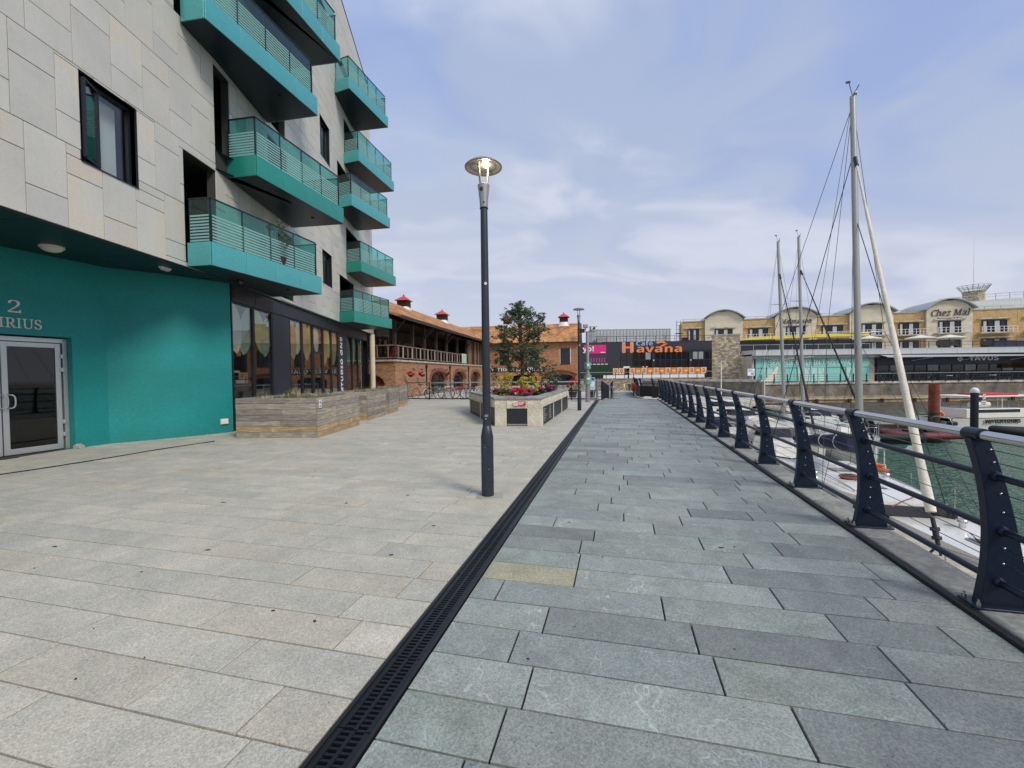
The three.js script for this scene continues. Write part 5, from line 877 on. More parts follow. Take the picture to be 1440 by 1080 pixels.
// ---------------------------------------------------------------- stone lift tower
{
  const t = thing('stone_tower', 'sandy stone stair tower beside the black cafe', 'building', P(30.75, -0.2, 66), -0.42);
  part('wall', [box(3.75, 7.2, 4, 1.875, 3.6, -2), box(2.3, 4.3, 3.9, 4.89, 2.15, -1.952)], M.rubble, t);
  part('coping', [box(3.9, 0.14, 4.1, 1.875, 7.27, -2), box(2.3, 0.12, 4, 5.0, 4.36, -1.95)], M.concrete, t);
  const s = thing('white_board', 'white information board on two legs before the stone tower', 'sign', P(33.6, -0.2, 60.5));
  part('leg', bar([-0.4, 0, 0], [-0.4, 1.0, 0], 0.04), M.dark, s); part('leg', bar([0.4, 0, 0], [0.4, 1.0, 0], 0.04), M.dark, s);
  plate('board', 1.15, 1.15, canvasTex(128, 128, (g) => { g.fillStyle = '#23262c'; g.fillRect(0, 0, 128, 128); g.fillStyle = '#eef0f4'; g.fillRect(8, 8, 112, 112); g.fillStyle = '#8fa2c8'; g.fillRect(16, 22, 70, 18); g.fillRect(16, 50, 96, 10); g.fillRect(60, 72, 50, 36); }), s, [0, 1.55, 0.05]);
  const f = thing('feather_flag', 'pale leaning banner flag right of the white information board', 'flag', P(36.0, -0.2, 60.0));
  part('pole', tube([[1.1, 0, 0], [1.1, 2.0, 0], [1.05, 2.5, 0]], 0.03, 10, 5), M.galv, f); part('cloth', slab([[1.08, 2.45], [1.08, 0.9], [0.2, 0.3], [-0.9, 0.2], [-0.3, 0.9], [0.5, 1.7]], 0.02), M.canvas, f);
}
// ---------------------------------------------------------------- waterfront shops under a roof terrace
{
  const t = thing('waterfront_shops', 'low waterfront shop building with teal glass unit, navy restaurant and roof terrace', 'building', P(34.6, -0.3, 62));
  const W = 44;
  part('roof_slab', [box(W, 0.75, 9, W / 2, 4.35, -3.6), box(W, 0.06, 9.1, W / 2, 4.76, -3.6)], M.paleclad, t);
  for (let k = 0; k < 20; k++) part('fascia_panel', box(2.17, 0.72, 0.05, 1.1 + k * 2.2, 4.35, 0.93), M.paleclad, t);
  part('under_fascia', box(18, 0.4, 0.1, 9, 3.75, 0.5), M.galv, t);
  part('side_wall', [box(W, 4.2, 0.3, W / 2, 2.1, -8), box(0.3, 4.2, 8, 0.15, 2.1, -4), box(0.5, 4.2, 8, W, 2.1, -4), box(0.9, 4.0, 8, 17.2, 2.0, -4)], M.beige, t);
  part('floor', box(W, 0.1, 9, W / 2, 0.03, -3.6), M.concrete, t);
  // teal glazed unit: translucent vinyl panes
  for (let k = 0; k < 8; k++) { const x = 0.5 + k * 2.05, f = part('shop_window', [box(0.08, 3.5, 0.12, x, 1.8, 0), box(2.0, 0.08, 0.1, x + 1.02, 0.2, 0), box(2.0, 0.08, 0.1, x + 1.02, 2.2, 0)], mat([0.12, 0.3, 0.27], 0.4, 0.3), t); part('pane', box(1.95, 1.3, 0.03, x + 1.02, 2.9, 0), M.shopglass, f); part('pane', box(1.95, 1.85, 0.03, x + 1.02, 1.22, 0), M.shopglass, f); }
  for (const [x, n] of [[2.6, 2], [7.0, 4], [14.0, 2]]) for (let k = 0; k < n; k++) part('door', [box(0.9, 0.08, 0.08, x + k, 2.3, 0.1), box(0.07, 2.2, 0.08, x + k - 0.45, 1.2, 0.1), box(0.07, 2.2, 0.08, x + k + 0.45, 1.2, 0.1), box(0.78, 2.0, 0.03, x + k, 1.2, 0.06)], mat([0.42, 0.68, 0.62], 0.25), t);
  part('lettering', text("'SEA' YOURSELF IN THIS SPACE?", 0.72, 0.03, 'sans_regular', 0.92).translate(8.7, 2.6, 0.04), mat([0.85, 0.92, 0.88], 0.6), t);
  part('back_wall', box(16, 3.6, 0.2, 8.3, 1.8, -6), M.interiorpale, t);
  // navy restaurant with awning
  part('navy_fascia', box(21.5, 1.25, 0.4, 28.4, 3.1, 0.3), mat([0.012, 0.014, 0.035], 0.45), t);
  part('awning', [quad([17.7, 3.95, 0.5], [39.6, 3.75, 0.5], [39.6, 3.45, 2.1], [17.7, 3.55, 2.1]), box(21.9, 0.1, 0.08, 28.65, 3.52, 2.1)], mat([0.42, 0.43, 0.44], 0.6), t);
  for (const x of [22.5, 29.5, 36.6]) part('awning_arm', bar([x, 3.0, 0.5], [x + 1.6, 3.45, 2.0], 0.04), M.bolt, t);
  part('lettering', text('TAVUS', 0.58, 0.04, 'sans_bold', 1.75).translate(32.8, 2.95, 0.51), M.white, t);
  part('logo', [new THREE.TorusGeometry(0.3, 0.06, 6, 20).translate(29.4, 3.2, 0.53), box(0.5, 0.1, 0.05, 29.4, 3.15, 0.53), box(0.1, 0.3, 0.05, 29.4, 3.3, 0.53)], M.white, t);
  const zig = []; for (let k = 0; k < 20; k++) zig.push(bar([18.5 + k * 0.45, k % 2 ? 3.45 : 2.8, 0.51], [18.95 + k * 0.45, k % 2 ? 2.8 : 3.45, 0.51], 0.025, 0.025, 4)); part('zigzag_trim', zig, mat([0.09, 0.1, 0.16], 0.4), t);
  for (let k = 0; k < 12; k++) { const x = 18.0 + k * 1.8, f = part('restaurant_window', [box(0.12, 2.5, 0.12, x, 1.25, 0), box(1.7, 0.1, 0.1, x + 0.9, 2.45, 0)], M.black, t); part('pane', box(1.68, 2.3, 0.03, x + 0.9, 1.25, -0.02), k % 3 === 1 ? M.glass : M.darkglass, f); }
  part('diner_wall', box(22, 2.6, 0.2, 28.6, 1.3, -3), M.interior, t);
  part('wall_panel', Array.from({ length: 6 }, (_, k) => box(1.1, 1.4, 0.06, 20 + k * 3.4, 1.5, -2.8)), M.interiorpale, t);
  const og = thing('orange_awning', 'orange and black shop awning at the right edge beside the navy restaurant', 'awning', P(73.2, 2.2, 60.8)); part('cloth', [quad([0.4, 1.2, 0], [6, 1.2, 0], [6, -0.3, 1.6], [-0.2, -0.3, 1.6]), quad([-0.2, -0.3, 1.6], [6, -0.3, 1.6], [6, -0.7, 1.6], [-0.2, -0.7, 1.6])], mat([0.75, 0.32, 0.02], 0.7), og); part('frame', [bar([0.4, 1.2, 0], [-0.2, -0.3, 1.6], 0.06), bar([0.4, 1.24, 0], [6, 1.24, 0], 0.1)], M.black, og);
  // restaurant on the terrace, with yellow awning
  const u = thing('terrace_restaurant', 'dark glazed roof terrace restaurant with a long yellow awning edge', 'building', P(34.5, 4.45, 66));
  part('wall', [box(19.5, 1.9, 0.3, 9.8, 0.95, -2.5), box(0.3, 1.9, 3, 0.15, 0.95, -1.2)], M.black, u);
  for (let k = 0; k < 10; k++) part('window', [box(1.8, 1.6, 0.06, 1 + k * 1.95, 0.85, -0.3), box(0.09, 1.9, 0.1, 0.05 + k * 1.95, 0.95, -0.25)], M.darkglass, u);
  part('awning', [slab([[0.6, 1.72], [19.2, 2.2], [19.2, 2.75], [1.6, 2.12]], 1.6, -0.3)], M.yellow, u);
  part('glass_rail', [box(20, 0.9, 0.03, 9.6, 0.5, 1.0)], M.darkglass, u); part('handrail', [box(20, 0.06, 0.06, 9.6, 0.98, 1.0), ...Array.from({ length: 11 }, (_, k) => box(0.06, 0.95, 0.06, k * 1.95, 0.48, 1.04))], M.steel, u);
  for (const [l, x, s] of [['cream terrace parasol, leftmost of the three by the tall mast', 56.0, 1], ['cream terrace parasol between the furled sail and the script sign', 64.0, 1.15], ['cream terrace parasol under the largest script sign', 68.6, 1.15]]) { const p = thing('parasol', l, 'parasol', P(x, 4.5, 67.5), 0.4); part('pole', bar([0, 0, 0], [0, 2.3, 0], 0.04), M.dark, p); part('canopy', lathe([[0, 2.35], [0.6 * s, 2.15], [1.7 * s, 1.85], [1.72 * s, 1.7], [1.66 * s, 1.82]], 8), M.canvas, p); }
  const tr = thing('terrace_railing', 'thin dark railing along the edge of the roof terrace', 'railing', P(53, 4.5, 63)); for (let k = 0; k < 14; k++) part('post', box(0.06, 1.0, 0.06, k * 1.6, 0.5, 0), M.dark, tr); part('handrail', [box(21, 0.06, 0.06, 10.4, 1.0, 0), box(21, 0.03, 0.03, 10.4, 0.5, 0)], M.dark, tr);
  for (const [l, x] of [['low dark bench on the roof terrace under the right parasols', 65.8], ['long dark planter box on the roof terrace left of the brick bay', 72.5]]) { const b = thing('terrace_bench', l, 'bench', P(x, 4.5, 65)); part('seat', box(3, 0.12, 0.6, 0, 0.5, 0), M.timberdark, b); part('backrest', box(3, 0.6, 0.08, 0, 0.9, -0.28), M.timberdark, b); for (const s of [-1.2, 1.2]) part('leg', box(0.1, 0.5, 0.5, s, 0.25, 0), M.dark, b); }
  const rm = thing('navy_hoarding', 'navy hoarding on the terrace at the right edge of the picture', 'hoarding', P(71.5, 4.0, 64)); part('panel', [box(8, 1.5, 0.15, 4, 0.7, 0), box(8.1, 0.1, 0.25, 4, 1.48, 0)], mat([0.015, 0.016, 0.05], 0.5), rm);
}
// ---------------------------------------------------------------- hotel of cream arched bays and yellow brick
{
  const t = thing('arched_hotel', 'long hotel with cream arched bays between yellow brick bays', 'building', P(37.9, -0.2, 95), -0.279);
  const win = (x, y, w, h, z, bal) => {
    const f = part('window', [box(w, 0.12, 0.16, x, y + h, z), box(w, 0.12, 0.2, x, y, z), box(0.1, h, 0.14, x - w / 2, y + h / 2, z), box(0.1, h, 0.14, x + w / 2, y + h / 2, z), box(0.1, h, 0.12, x, y + h / 2, z), box(0.07, h, 0.1, x - w / 4, y + h / 2, z), box(0.07, h, 0.1, x + w / 4, y + h / 2, z)], M.dark, t);
    part('pane', box(w - 0.1, h - 0.1, 0.05, x, y + h / 2, z - 0.04), M.darkglass, f); part('curtain', box(w * 0.2, h - 0.2, 0.02, x + w * 0.12, y + h / 2, z + 0.0), M.curtain, f); part('curtain', box(w * 0.12, h - 0.2, 0.02, x - w * 0.38, y + h / 2, z), M.curtain, f);
    part('lintel', box(w + 1.4, 0.22, 0.3, x, y + h + 0.35, z + 0.1), M.concrete, t);
    if (bal) { const b = part('balcony', [box(w + 1.6, 0.22, 1.3, x, y - 0.05, z + 0.7)], M.concrete, t); part('balustrade', [box(w + 1.6, 0.07, 0.07, x, y + 1.05, z + 1.3), box(w + 1.6, 0.05, 0.05, x, y + 0.55, z + 1.3), ...Array.from({ length: 9 }, (_, k) => box(0.08, 1.0, 0.08, x - w / 2 - 0.75 + k * (w + 1.5) / 8, y + 0.55, z + 1.3)), box(0.06, 0.06, 1.2, x - w / 2 - 0.76, y + 1.051, z + 0.7), box(0.06, 0.06, 1.2, x + w / 2 + 0.76, y + 1.051, z + 0.7)], M.white, b); }
  };
  const brickBay = (x0, x1, n, first) => { part('brick_bay', box(x1 - x0, 12.6, 8, (x0 + x1) / 2, 6.3, -4.3), M.yellowbrick, t); part('coping', box(x1 - x0 - 0.05, 0.16, 8.2, (x0 + x1) / 2, 12.68, -4.25), M.beige, t); const c = (x0 + x1) / 2; win(c, first ? 8.6 : 8.3, first ? 2.2 : Math.min(3.6, x1 - x0 - 2), 2.3, -0.2, !first); if (x0 > 30) { win(c, 4.9, Math.min(3.6, x1 - x0 - 2), 2.2, -0.2, false); } };
  const creamBay = (x0, x1, peak) => { const w = x1 - x0, c = (x0 + x1) / 2, s = new THREE.Shape(); s.moveTo(x0, 0); s.lineTo(x1, 0); s.lineTo(x1, 12.9); s.quadraticCurveTo(lerp(c, x1, 0.5), peak + 0.55, c, peak + 0.05); s.quadraticCurveTo(lerp(c, x0, 0.5), peak + 0.55, x0, 12.9); s.lineTo(x0, 0); part('cream_bay', new THREE.ExtrudeGeometry(s, { depth: 8.5, bevelEnabled: false, curveSegments: 14 }).translate(0, 0, -8.3), M.cream, t);
    const pts = []; for (let k = 0; k <= 14; k++) { const x = lerp(x0 - 0.5, x1 + 0.5, k / 14), q = (x - c) / (w / 2 + 0.5); pts.push([x, peak + 0.55 - (peak - 12.9 + 0.35) * q * q]); }
    part('curved_roof', new THREE.ExtrudeGeometry(shapeOf([...pts, ...pts.slice().reverse().map(([x, y]) => [x, y - 0.2])]), { depth: 10.5, bevelEnabled: false }).translate(0, 0, -9.6), M.greyroof, t);
    win(c, 8.4, 3.4, 2.3, 0.22, true); if (x0 > 20) win(c, 4.9, 3.4, 2.2, 0.22, false); };
  brickBay(-0.2, 4.3, 1, true); creamBay(4.35, 11.7, 14.4); brickBay(11.75, 17.8); creamBay(17.85, 25.3, 14.3); brickBay(25.35, 31.0); creamBay(31.05, 38.3, 14.35); brickBay(38.35, 43.5); creamBay(43.55, 50.6, 14.5); brickBay(50.65, 57.4); brickBay(57.45, 64); creamBay(64.05, 71, 14.4);
  const sg = mat([0.09, 0.08, 0.07], 0.5);
  part('lettering', text('Malmaison', 0.95, 0.1, 'serif_regular', 0.8, 0.25).translate(21.6, 11.4, 0.24), sg, t);
  part('lettering', text('Chez Mal', 1.15, 0.1, 'serif_regular', 0.86, 0.25).translate(47.1, 11.75, 0.24), sg, t);
  part('lettering', text('brasserie & bar', 0.46, 0.08, 'sans_bold', 0.8).translate(47.1, 10.95, 0.24), sg, t);
  part('roof_railing', [box(60, 0.07, 0.07, 30, 13.7, -5), box(60, 0.05, 0.05, 30, 13.3, -5), ...Array.from({ length: 24 }, (_, k) => box(0.07, 1.1, 0.07, 0.5 + k * 2.5, 13.2, -5))], M.galv, t);
}
{
  const t = thing('round_roof_hall', 'pale hall with a shallow curved roof and a railed round lantern behind the hotel', 'building', P(122, 0, 122));
  const s = new THREE.Shape(); s.moveTo(0, 0); s.lineTo(46, 0); s.lineTo(46, 21); s.quadraticCurveTo(20, 22.4, 0, 19.2); s.lineTo(0, 0);
  part('wall', new THREE.ExtrudeGeometry(s, { depth: 30, bevelEnabled: false, curveSegments: 16 }).translate(0, 0, -30), M.paleclad, t);
  const roofy = (x) => 19.3 + 2.1 * Math.sin(Math.min(1, x / 34) * 1.57); part('roof_rail', [tube(Array.from({ length: 12 }, (_, k) => [k * 4, roofy(k * 4) + 1.9, -1]), 0.07, 40, 5), tube(Array.from({ length: 12 }, (_, k) => [k * 4, roofy(k * 4) + 1.2, -1]), 0.05, 40, 5), ...Array.from({ length: 12 }, (_, k) => bar([k * 4, roofy(k * 4) - 0.5, -1], [k * 4, roofy(k * 4) + 1.9, -1], 0.07))], M.galv, t);
  part('lantern', [lathe([[2.3, 20.3], [2.3, 23.4], [2.5, 23.4], [2.5, 23.6], [0, 23.7]], 24, 11.8, 0, -3)], M.rubble, t);
  const ring = (y, r) => new THREE.TorusGeometry(r, 0.07, 6, 30).rotateX(Math.PI / 2).translate(11.8, y, -3);
  part('lantern_rail', [ring(24.7, 3.1), ring(25.2, 3.5), ring(24.2, 2.8), ...Array.from({ length: 18 }, (_, k) => { const a = k * 0.349; return bar([11.8 + Math.cos(a) * 2.4, 23.5, -3 + Math.sin(a) * 2.4], [11.8 + Math.cos(a) * 3.5, 25.2, -3 + Math.sin(a) * 3.5], 0.07); })], M.galv, t);
  part('aerial', bar([11.8, 24.6, -3], [11.8, 40, -3], 0.12, 0.03, 6), M.white, t);
}
// ---------------------------------------------------------------- far quay wall, ledges, rails
{
  const t = thing('harbour_wall', 'tall stained harbour wall with an ochre ledge across the water', 'wall', P(33, 0, 57.2));
  part('upper_wall', [box(60, 1.9, 0.8, 30, -1.2, -0.4)], M.quaytop, t); part('cope', box(60, 0.22, 1.0, 30, -0.22, -0.36), M.concrete, t);
  part('ledge', [box(62, 0.16, 2.4, 30, -2.2, 0.6)], M.beige, t); part('lower_wall', box(62, 1.3, 2.2, 30, -2.6, 0.55), M.quaylow, t); part('weed_band', box(62, 3, 2.3, 30, -4.2, 0.75), M.weed, t);
  for (let k = 0; k < 14; k++) part('fender_timber', box(0.3, 1.6, 0.2, 2 + k * 4.2, -3.0, 1.95), M.timberdark, t);
  const w2 = thing('lock_side_wall', 'darker brown quay wall running back beside the lock', 'wall', P(27.9, 0, 65.3), -1.01); part('wall', box(20, 4, 0.8, 0, -1.9, 0), M.quaytop, w2); part('cope', box(20, 0.3, 1.0, 0, 0.2, 0), M.concrete, w2);
  const r = thing('quay_railing', 'dark railing along the top of the far harbour wall', 'railing', P(33, -0.12, 57.0)); for (let k = 0; k < 32; k++) part('post', box(0.1, 1.15, 0.1, k * 1.75, 0.55, 0), M.dark, r); part('handrail', box(55, 0.08, 0.08, 27, 1.12, 0), M.galv, r); part('rail', [0.8, 0.5, 0.2].map((h) => box(55, 0.035, 0.035, 27, h, 0)), M.dark, r);
  const q = rngOf(9); for (let k = 0; k < 9; k++) { const x = 54 + k * 2.1 + q() * 0.5; const d = thing('cafe_table', `${['leftmost', 'second', 'third', 'fourth', 'fifth', 'sixth', 'seventh', 'eighth', 'rightmost'][k]} ${k % 3 ? 'dark' : 'white-topped'} outdoor table with two chairs, counted from the left before the navy restaurant`, 'table', P(x, -0.2, 59 + q()), q() * 3, 'outdoor tables before the navy restaurant'); part('table_top', new THREE.CylinderGeometry(0.4, 0.4, 0.05, 14).translate(0, 0.75, 0), k % 3 ? M.dark : M.white, d); part('leg', bar([0, 0, 0], [0, 0.73, 0], 0.04), M.dark, d); for (const s of [-1, 1]) part('chair', [box(0.42, 0.05, 0.42, s * 0.75, 0.45, 0), box(0.05, 0.45, 0.42, s * 0.95, 0.72, 0), ...[-1, 1].flatMap((a) => [-1, 1].map((b) => bar([s * 0.75 + a * 0.18, 0, b * 0.18], [s * 0.75 + a * 0.18, 0.44, b * 0.18], 0.015)))], M.dark, d); }
  for (const [l, x] of [['thin white quay lamp with a small flat head, left of the stone tower', 27.0], ['thin white quay lamp with a flat head at the corner of the teal unit', 32.6]]) { const p = thing('quay_lamp', l, 'street lamp', P(x, -0.2, 55.5)); part('pole', bar([0, -3, 0], [0, 3.3, 0], 0.07, 0.05), M.white, p); part('head', [lathe([[0, 3.45], [0.35, 3.38], [0.4, 3.3], [0, 3.28]], 18)], M.galv, p); }
}
// ---------------------------------------------------------------- yachts and boats (bow along -z, deck height y = 0)
function hullGeo(Lh, Bm, free, tr = 0.72) {     // from transom z = +Lh/2 to stem z = -Lh/2
  const ns = 22, nv = 7, pos = [], idx = [];
  const half = (t) => Bm / 2 * (t < 0.45 ? lerp(tr, 1, Math.sin(t / 0.45 * Math.PI / 2)) : Math.cos(((t - 0.45) / 0.55) ** 1.7 * Math.PI / 2 * 0.995)), sheer = (t) => 0.16 * (t - 0.35) ** 2 * 2;
  for (let i = 0; i <= ns; i++) { const t = i / ns, b = half(t); for (let j = 0; j <= 2 * nv; j++) { const s = (j - nv) / nv, a = Math.abs(s), d = 1 - a; const x = Math.sign(s) * b * (a < 0.4 ? a / 0.4 * 0.86 : 0.86 + (a - 0.4) / 0.6 * 0.14), y = sheer(t) - (free + 0.35) * (1 - (a < 0.4 ? 0 : (a - 0.4) / 0.6)) * (0.9 + 0.1 * (1 - t)); pos.push(x, y, Lh / 2 - t * Lh + (t > 0.9 ? d * 0.35 * (t - 0.9) / 0.1 : 0)); } }
  const w = 2 * nv + 1; for (let i = 0; i < ns; i++) for (let j = 0; j < 2 * nv; j++) { const a = i * w + j; idx.push(a, a + 1, a + w, a + 1, a + w + 1, a + w); }
  for (let j = 1; j < 2 * nv - 1; j++) idx.push(0, j, j + 1);
  const g = new THREE.BufferGeometry(); g.setAttribute('position', new THREE.Float32BufferAttribute(pos, 3)); g.setIndex(idx); g.computeVertexNormals();
  const deck = []; for (let i = 0; i <= ns; i++) { const t = i / ns; deck.push([half(t) * 0.985, sheer(t) - 0.015, Lh / 2 - t * Lh]); }
  const dp = []; for (let i = 0; i < ns; i++) { const [b, y, z] = deck[i], [b2, y2, z2] = deck[i + 1]; dp.push(-b, y, z, b, y, z, b2, y2, z2, -b, y, z, b2, y2, z2, -b2, y2, z2); }
  const dg = new THREE.BufferGeometry(); dg.setAttribute('position', new THREE.Float32BufferAttribute(dp, 3)); dg.computeVertexNormals();
  const rim = [1, -1].map((s) => tube(deck.map(([b, y, z]) => [s * b, y + 0.03, z]), 0.025, 40, 6));
  return { g: flat(g), dg: flat(dg), rim, half, sheer, at: (t, s) => [s * half(t), sheer(t), Lh / 2 - t * Lh] };
}
function cabin(outline, y0, y1, shrink) {        // tapered coachroof over a plan outline [[x, z]...]
  const n = outline.length, cx = outline.reduce((s, p) => s + p[0], 0) / n, cz = outline.reduce((s, p) => s + p[1], 0) / n, top = outline.map(([x, z]) => [cx + (x - cx) * shrink, cz + (z - cz) * (1 - (1 - shrink) * 0.5)]), pos = [];
  for (let i = 0; i < n; i++) { const j = (i + 1) % n, a = outline[i], b = outline[j], c = top[j], d = top[i]; pos.push(a[0], y0, a[1], b[0], y0, b[1], c[0], y1, c[1], a[0], y0, a[1], c[0], y1, c[1], d[0], y1, d[1]); pos.push(d[0], y1, d[1], c[0], y1, c[1], cx, y1 + 0.05, cz); }
  const g = new THREE.BufferGeometry(); g.setAttribute('position', new THREE.Float32BufferAttribute(pos, 3)); g.computeVertexNormals(); return flat(g);
}
function fittings(t, h, Lh, n) {                 // stanchions, guard wires, pulpit
  for (const s of [-1, 1]) { const pts = []; for (let i = 0; i <= n; i++) { const p = h.at(0.06 + 0.84 * i / n, s * 0.94); part('stanchion', bar([p[0], p[1], p[2]], [p[0], p[1] + 0.6, p[2]], 0.012, 0.01, 6), M.steel, t); pts.push(p); } part('guard_wire', [0.58, 0.3].flatMap((y) => pts.slice(1).map((p, i) => bar([pts[i][0], pts[i][1] + y, pts[i][2]], [p[0], p[1] + y, p[2]], 0.004, 0.004, 4))), M.wire, t); }
  const a = h.at(0.9, 0.94), b = h.at(0.9, -0.94), c = h.at(1, 0); part('pulpit', [tube([[a[0], a[1] + 0.6, a[2]], [c[0] + 0.1, c[1] + 0.66, c[2] + 0.02], [c[0] - 0.1, c[1] + 0.66, c[2] + 0.02], [b[0], b[1] + 0.6, b[2]]], 0.014, 20, 6), bar([a[0], a[1], a[2]], [a[0], a[1] + 0.6, a[2]], 0.014), bar([b[0], b[1], b[2]], [b[0], b[1] + 0.6, b[2]], 0.014), bar([c[0], c[1], c[2] + 0.1], [c[0], c[1] + 0.66, c[2] + 0.03], 0.014)], M.steel, t);
}
function yacht(o) {
  const t = thing('yacht', o.label, 'yacht', o.at, o.ry), h = hullGeo(o.L, o.B, o.free), top = o.mastTop;      // mastTop, mastFoot in own frame
  part('hull', h.g, o.hull ?? M.gel, t); part('deck', h.dg, o.deck ?? M.beige, t); part('toe_rail', h.rim, o.rim ?? M.alu, t);
  part('boot_stripe', [1, -1].map((s) => tube(Array.from({ length: 20 }, (_, k) => { const p = h.at(0.02 + k * 0.049, s * 1.004); return [p[0], p[1] - 0.16, p[2]]; }), 0.03, 40, 5)), M.sailblue, t);
  fittings(t, h, o.L, 7);
  for (const c of o.cabins) { const cb = part('coachroof', cabin(c.pts, c.y0 ?? -0.02, c.y1, c.k ?? 0.86), M.gel, t); if (c.win) for (const w of c.win) part('cabin_window', w, M.blackgloss, cb); }
  for (const [x, z, y] of o.hatches ?? []) { const ha = part('hatch', rbox(0.5, 0.05, 0.5, x, y, z, 0.02), M.galv, t); part('pane', rbox(0.42, 0.02, 0.42, x, y + 0.028, z, 0.01), M.blackgloss, ha); }
  const f = V3(o.mastFoot), m = V3(top), on = (k) => f.clone().lerp(m, k), mh = m.y - f.y;
  const ma = part('mast', [bar(f, m, o.r ?? 0.075, (o.r ?? 0.075) * 0.75, 12), bar(m, m.clone().add(new THREE.Vector3(0, 0.02, -0.16)), 0.03)], M.mast, t);
  part('masthead', [bar(m, m.clone().add(new THREE.Vector3(0.1, 0.32, -0.04)), 0.008), box(0.1, 0.05, 0.02, m.x + 0.12, m.y + 0.34, m.z - 0.04), bar(m.clone().add(new THREE.Vector3(0, 0.02, -0.1)), m.clone().add(new THREE.Vector3(0.0, 0.1, -0.3)), 0.01), rbox(0.05, 0.09, 0.05, m.x - 0.06, m.y + 0.05, m.z, 0.01)], M.dark, ma);
  for (const k of o.spreaders) { const p = on(k), w = 0.75 * (1.25 - k); for (const s of [-1, 1]) part('spreader', bar(p, [p.x + s * w, p.y + 0.06, p.z + 0.12], 0.022, 0.013, 6), M.mast, t); }
  const wires = [], ch = h.at(0.5, 0.92), cl = h.at(0.5, -0.92);
  for (const [c, s] of [[ch, 1], [cl, -1]]) { let prev = on(0.985); for (const k of [...o.spreaders].sort((a, b) => b - a)) { const p = on(k), q = new THREE.Vector3(p.x + s * 0.75 * (1.25 - k), p.y + 0.06, p.z + 0.12); wires.push(bar(prev, q, 0.006, 0.006, 5)); prev = q; } wires.push(bar(prev, c, 0.006, 0.006, 5), bar(on(o.spreaders[0] - 0.02), [c[0], c[1], c[2] + 0.25], 0.006, 0.006, 5)); }
  const st = h.at(0.01, 0); wires.push(bar(m, st, 0.0055, 0.0055, 5)); const stem = o.stay ? V3(o.stay) : V3(h.at(0.985, 0)).add(new THREE.Vector3(0, 0.05, 0));
  wires.push(bar(on(o.stayTop ?? 0.97), stem, 0.008, 0.008, 5)); (o.extra ?? []).forEach(([a, b, r]) => wires.push(bar(typeof a === 'number' ? on(a) : a, b, r ?? 0.007, r ?? 0.007, 5)));
  part('rigging', wires, M.dark, t);
  if (o.furl) { const a = on(o.stayTop ?? 0.97), b = stem, q = (k) => a.clone().lerp(b, k), sail = []; const rads = []; const rr2 = rngOf(3); for (let i = 0; i < 46; i++) { const k0 = lerp(0.05, 0.94, i / 46), k1 = lerp(0.05, 0.94, (i + 1) / 46), r = (k) => (0.024 + 0.085 * k) * (o.furl) * (0.9 + 0.2 * h2(Math.floor(k * 40), 3, 5)); sail.push(bar(q(k0), q(k1), r(k0), r(k1), 10)); } part('furled_sail', sail, o.sailM ?? M.canvas, t); part('furling_drum', [bar(q(0.968), q(0.974), 0.07, 0.07, 16), bar(q(0.974), q(0.984), 0.045, 0.045, 16), bar(q(0.984), q(0.99), 0.07, 0.07, 16), bar(q(0.95), q(1), 0.035), bar(q(0.02), q(0.05), 0.045), bar(b, [b.x + 0.1, b.y - 0.22, b.z + 0.1], 0.02), bar(b, [b.x - 0.1, b.y - 0.22, b.z + 0.1], 0.02)], M.black, t); }
  if (o.boom) { const [a, b, r] = o.boom; const A = V3(a), Bv = V3(b); part('boom', bar(A, Bv, 0.05, 0.05, 10), M.mast, t); const up = new THREE.Vector3(0, 1, 0), c = []; for (let i = 0; i < 14; i++) { const k0 = i / 14, k1 = (i + 1) / 14, rad = (k) => r * (1.15 - 0.75 * k) * (0.93 + 0.14 * h2(Math.floor(k * 14 + 0.01), 5, 2)); const e = (k) => A.clone().lerp(Bv, k).addScaledVector(up, 0.05 + rad(k) * 0.9); c.push(bar(e(k0), e(k1), rad(k0), rad(k1), 12)); } const sc = part('sail_cover', c.map((g) => g), o.coverM ?? M.sailblue, t); part('cover_tie', [0.2, 0.45, 0.7, 0.9].map((k) => { const rad = r * (1.15 - 0.75 * k) * 1.06; return new THREE.TorusGeometry(rad, 0.012, 5, 18).applyQuaternion(new THREE.Quaternion().setFromUnitVectors(new THREE.Vector3(0, 0, 1), Bv.clone().sub(A).normalize())).translate(...A.clone().lerp(Bv, k).addScaledVector(up, 0.05 + rad * 0.85).toArray()); }), M.white, sc); }
  return { t, h, on };
}
const inFrame = (at, ry) => (x, y, z) => P(x, y, z).sub(V3(at)).applyAxisAngle(new THREE.Vector3(0, 1, 0), -ry);   // plan point into a boat's own frame
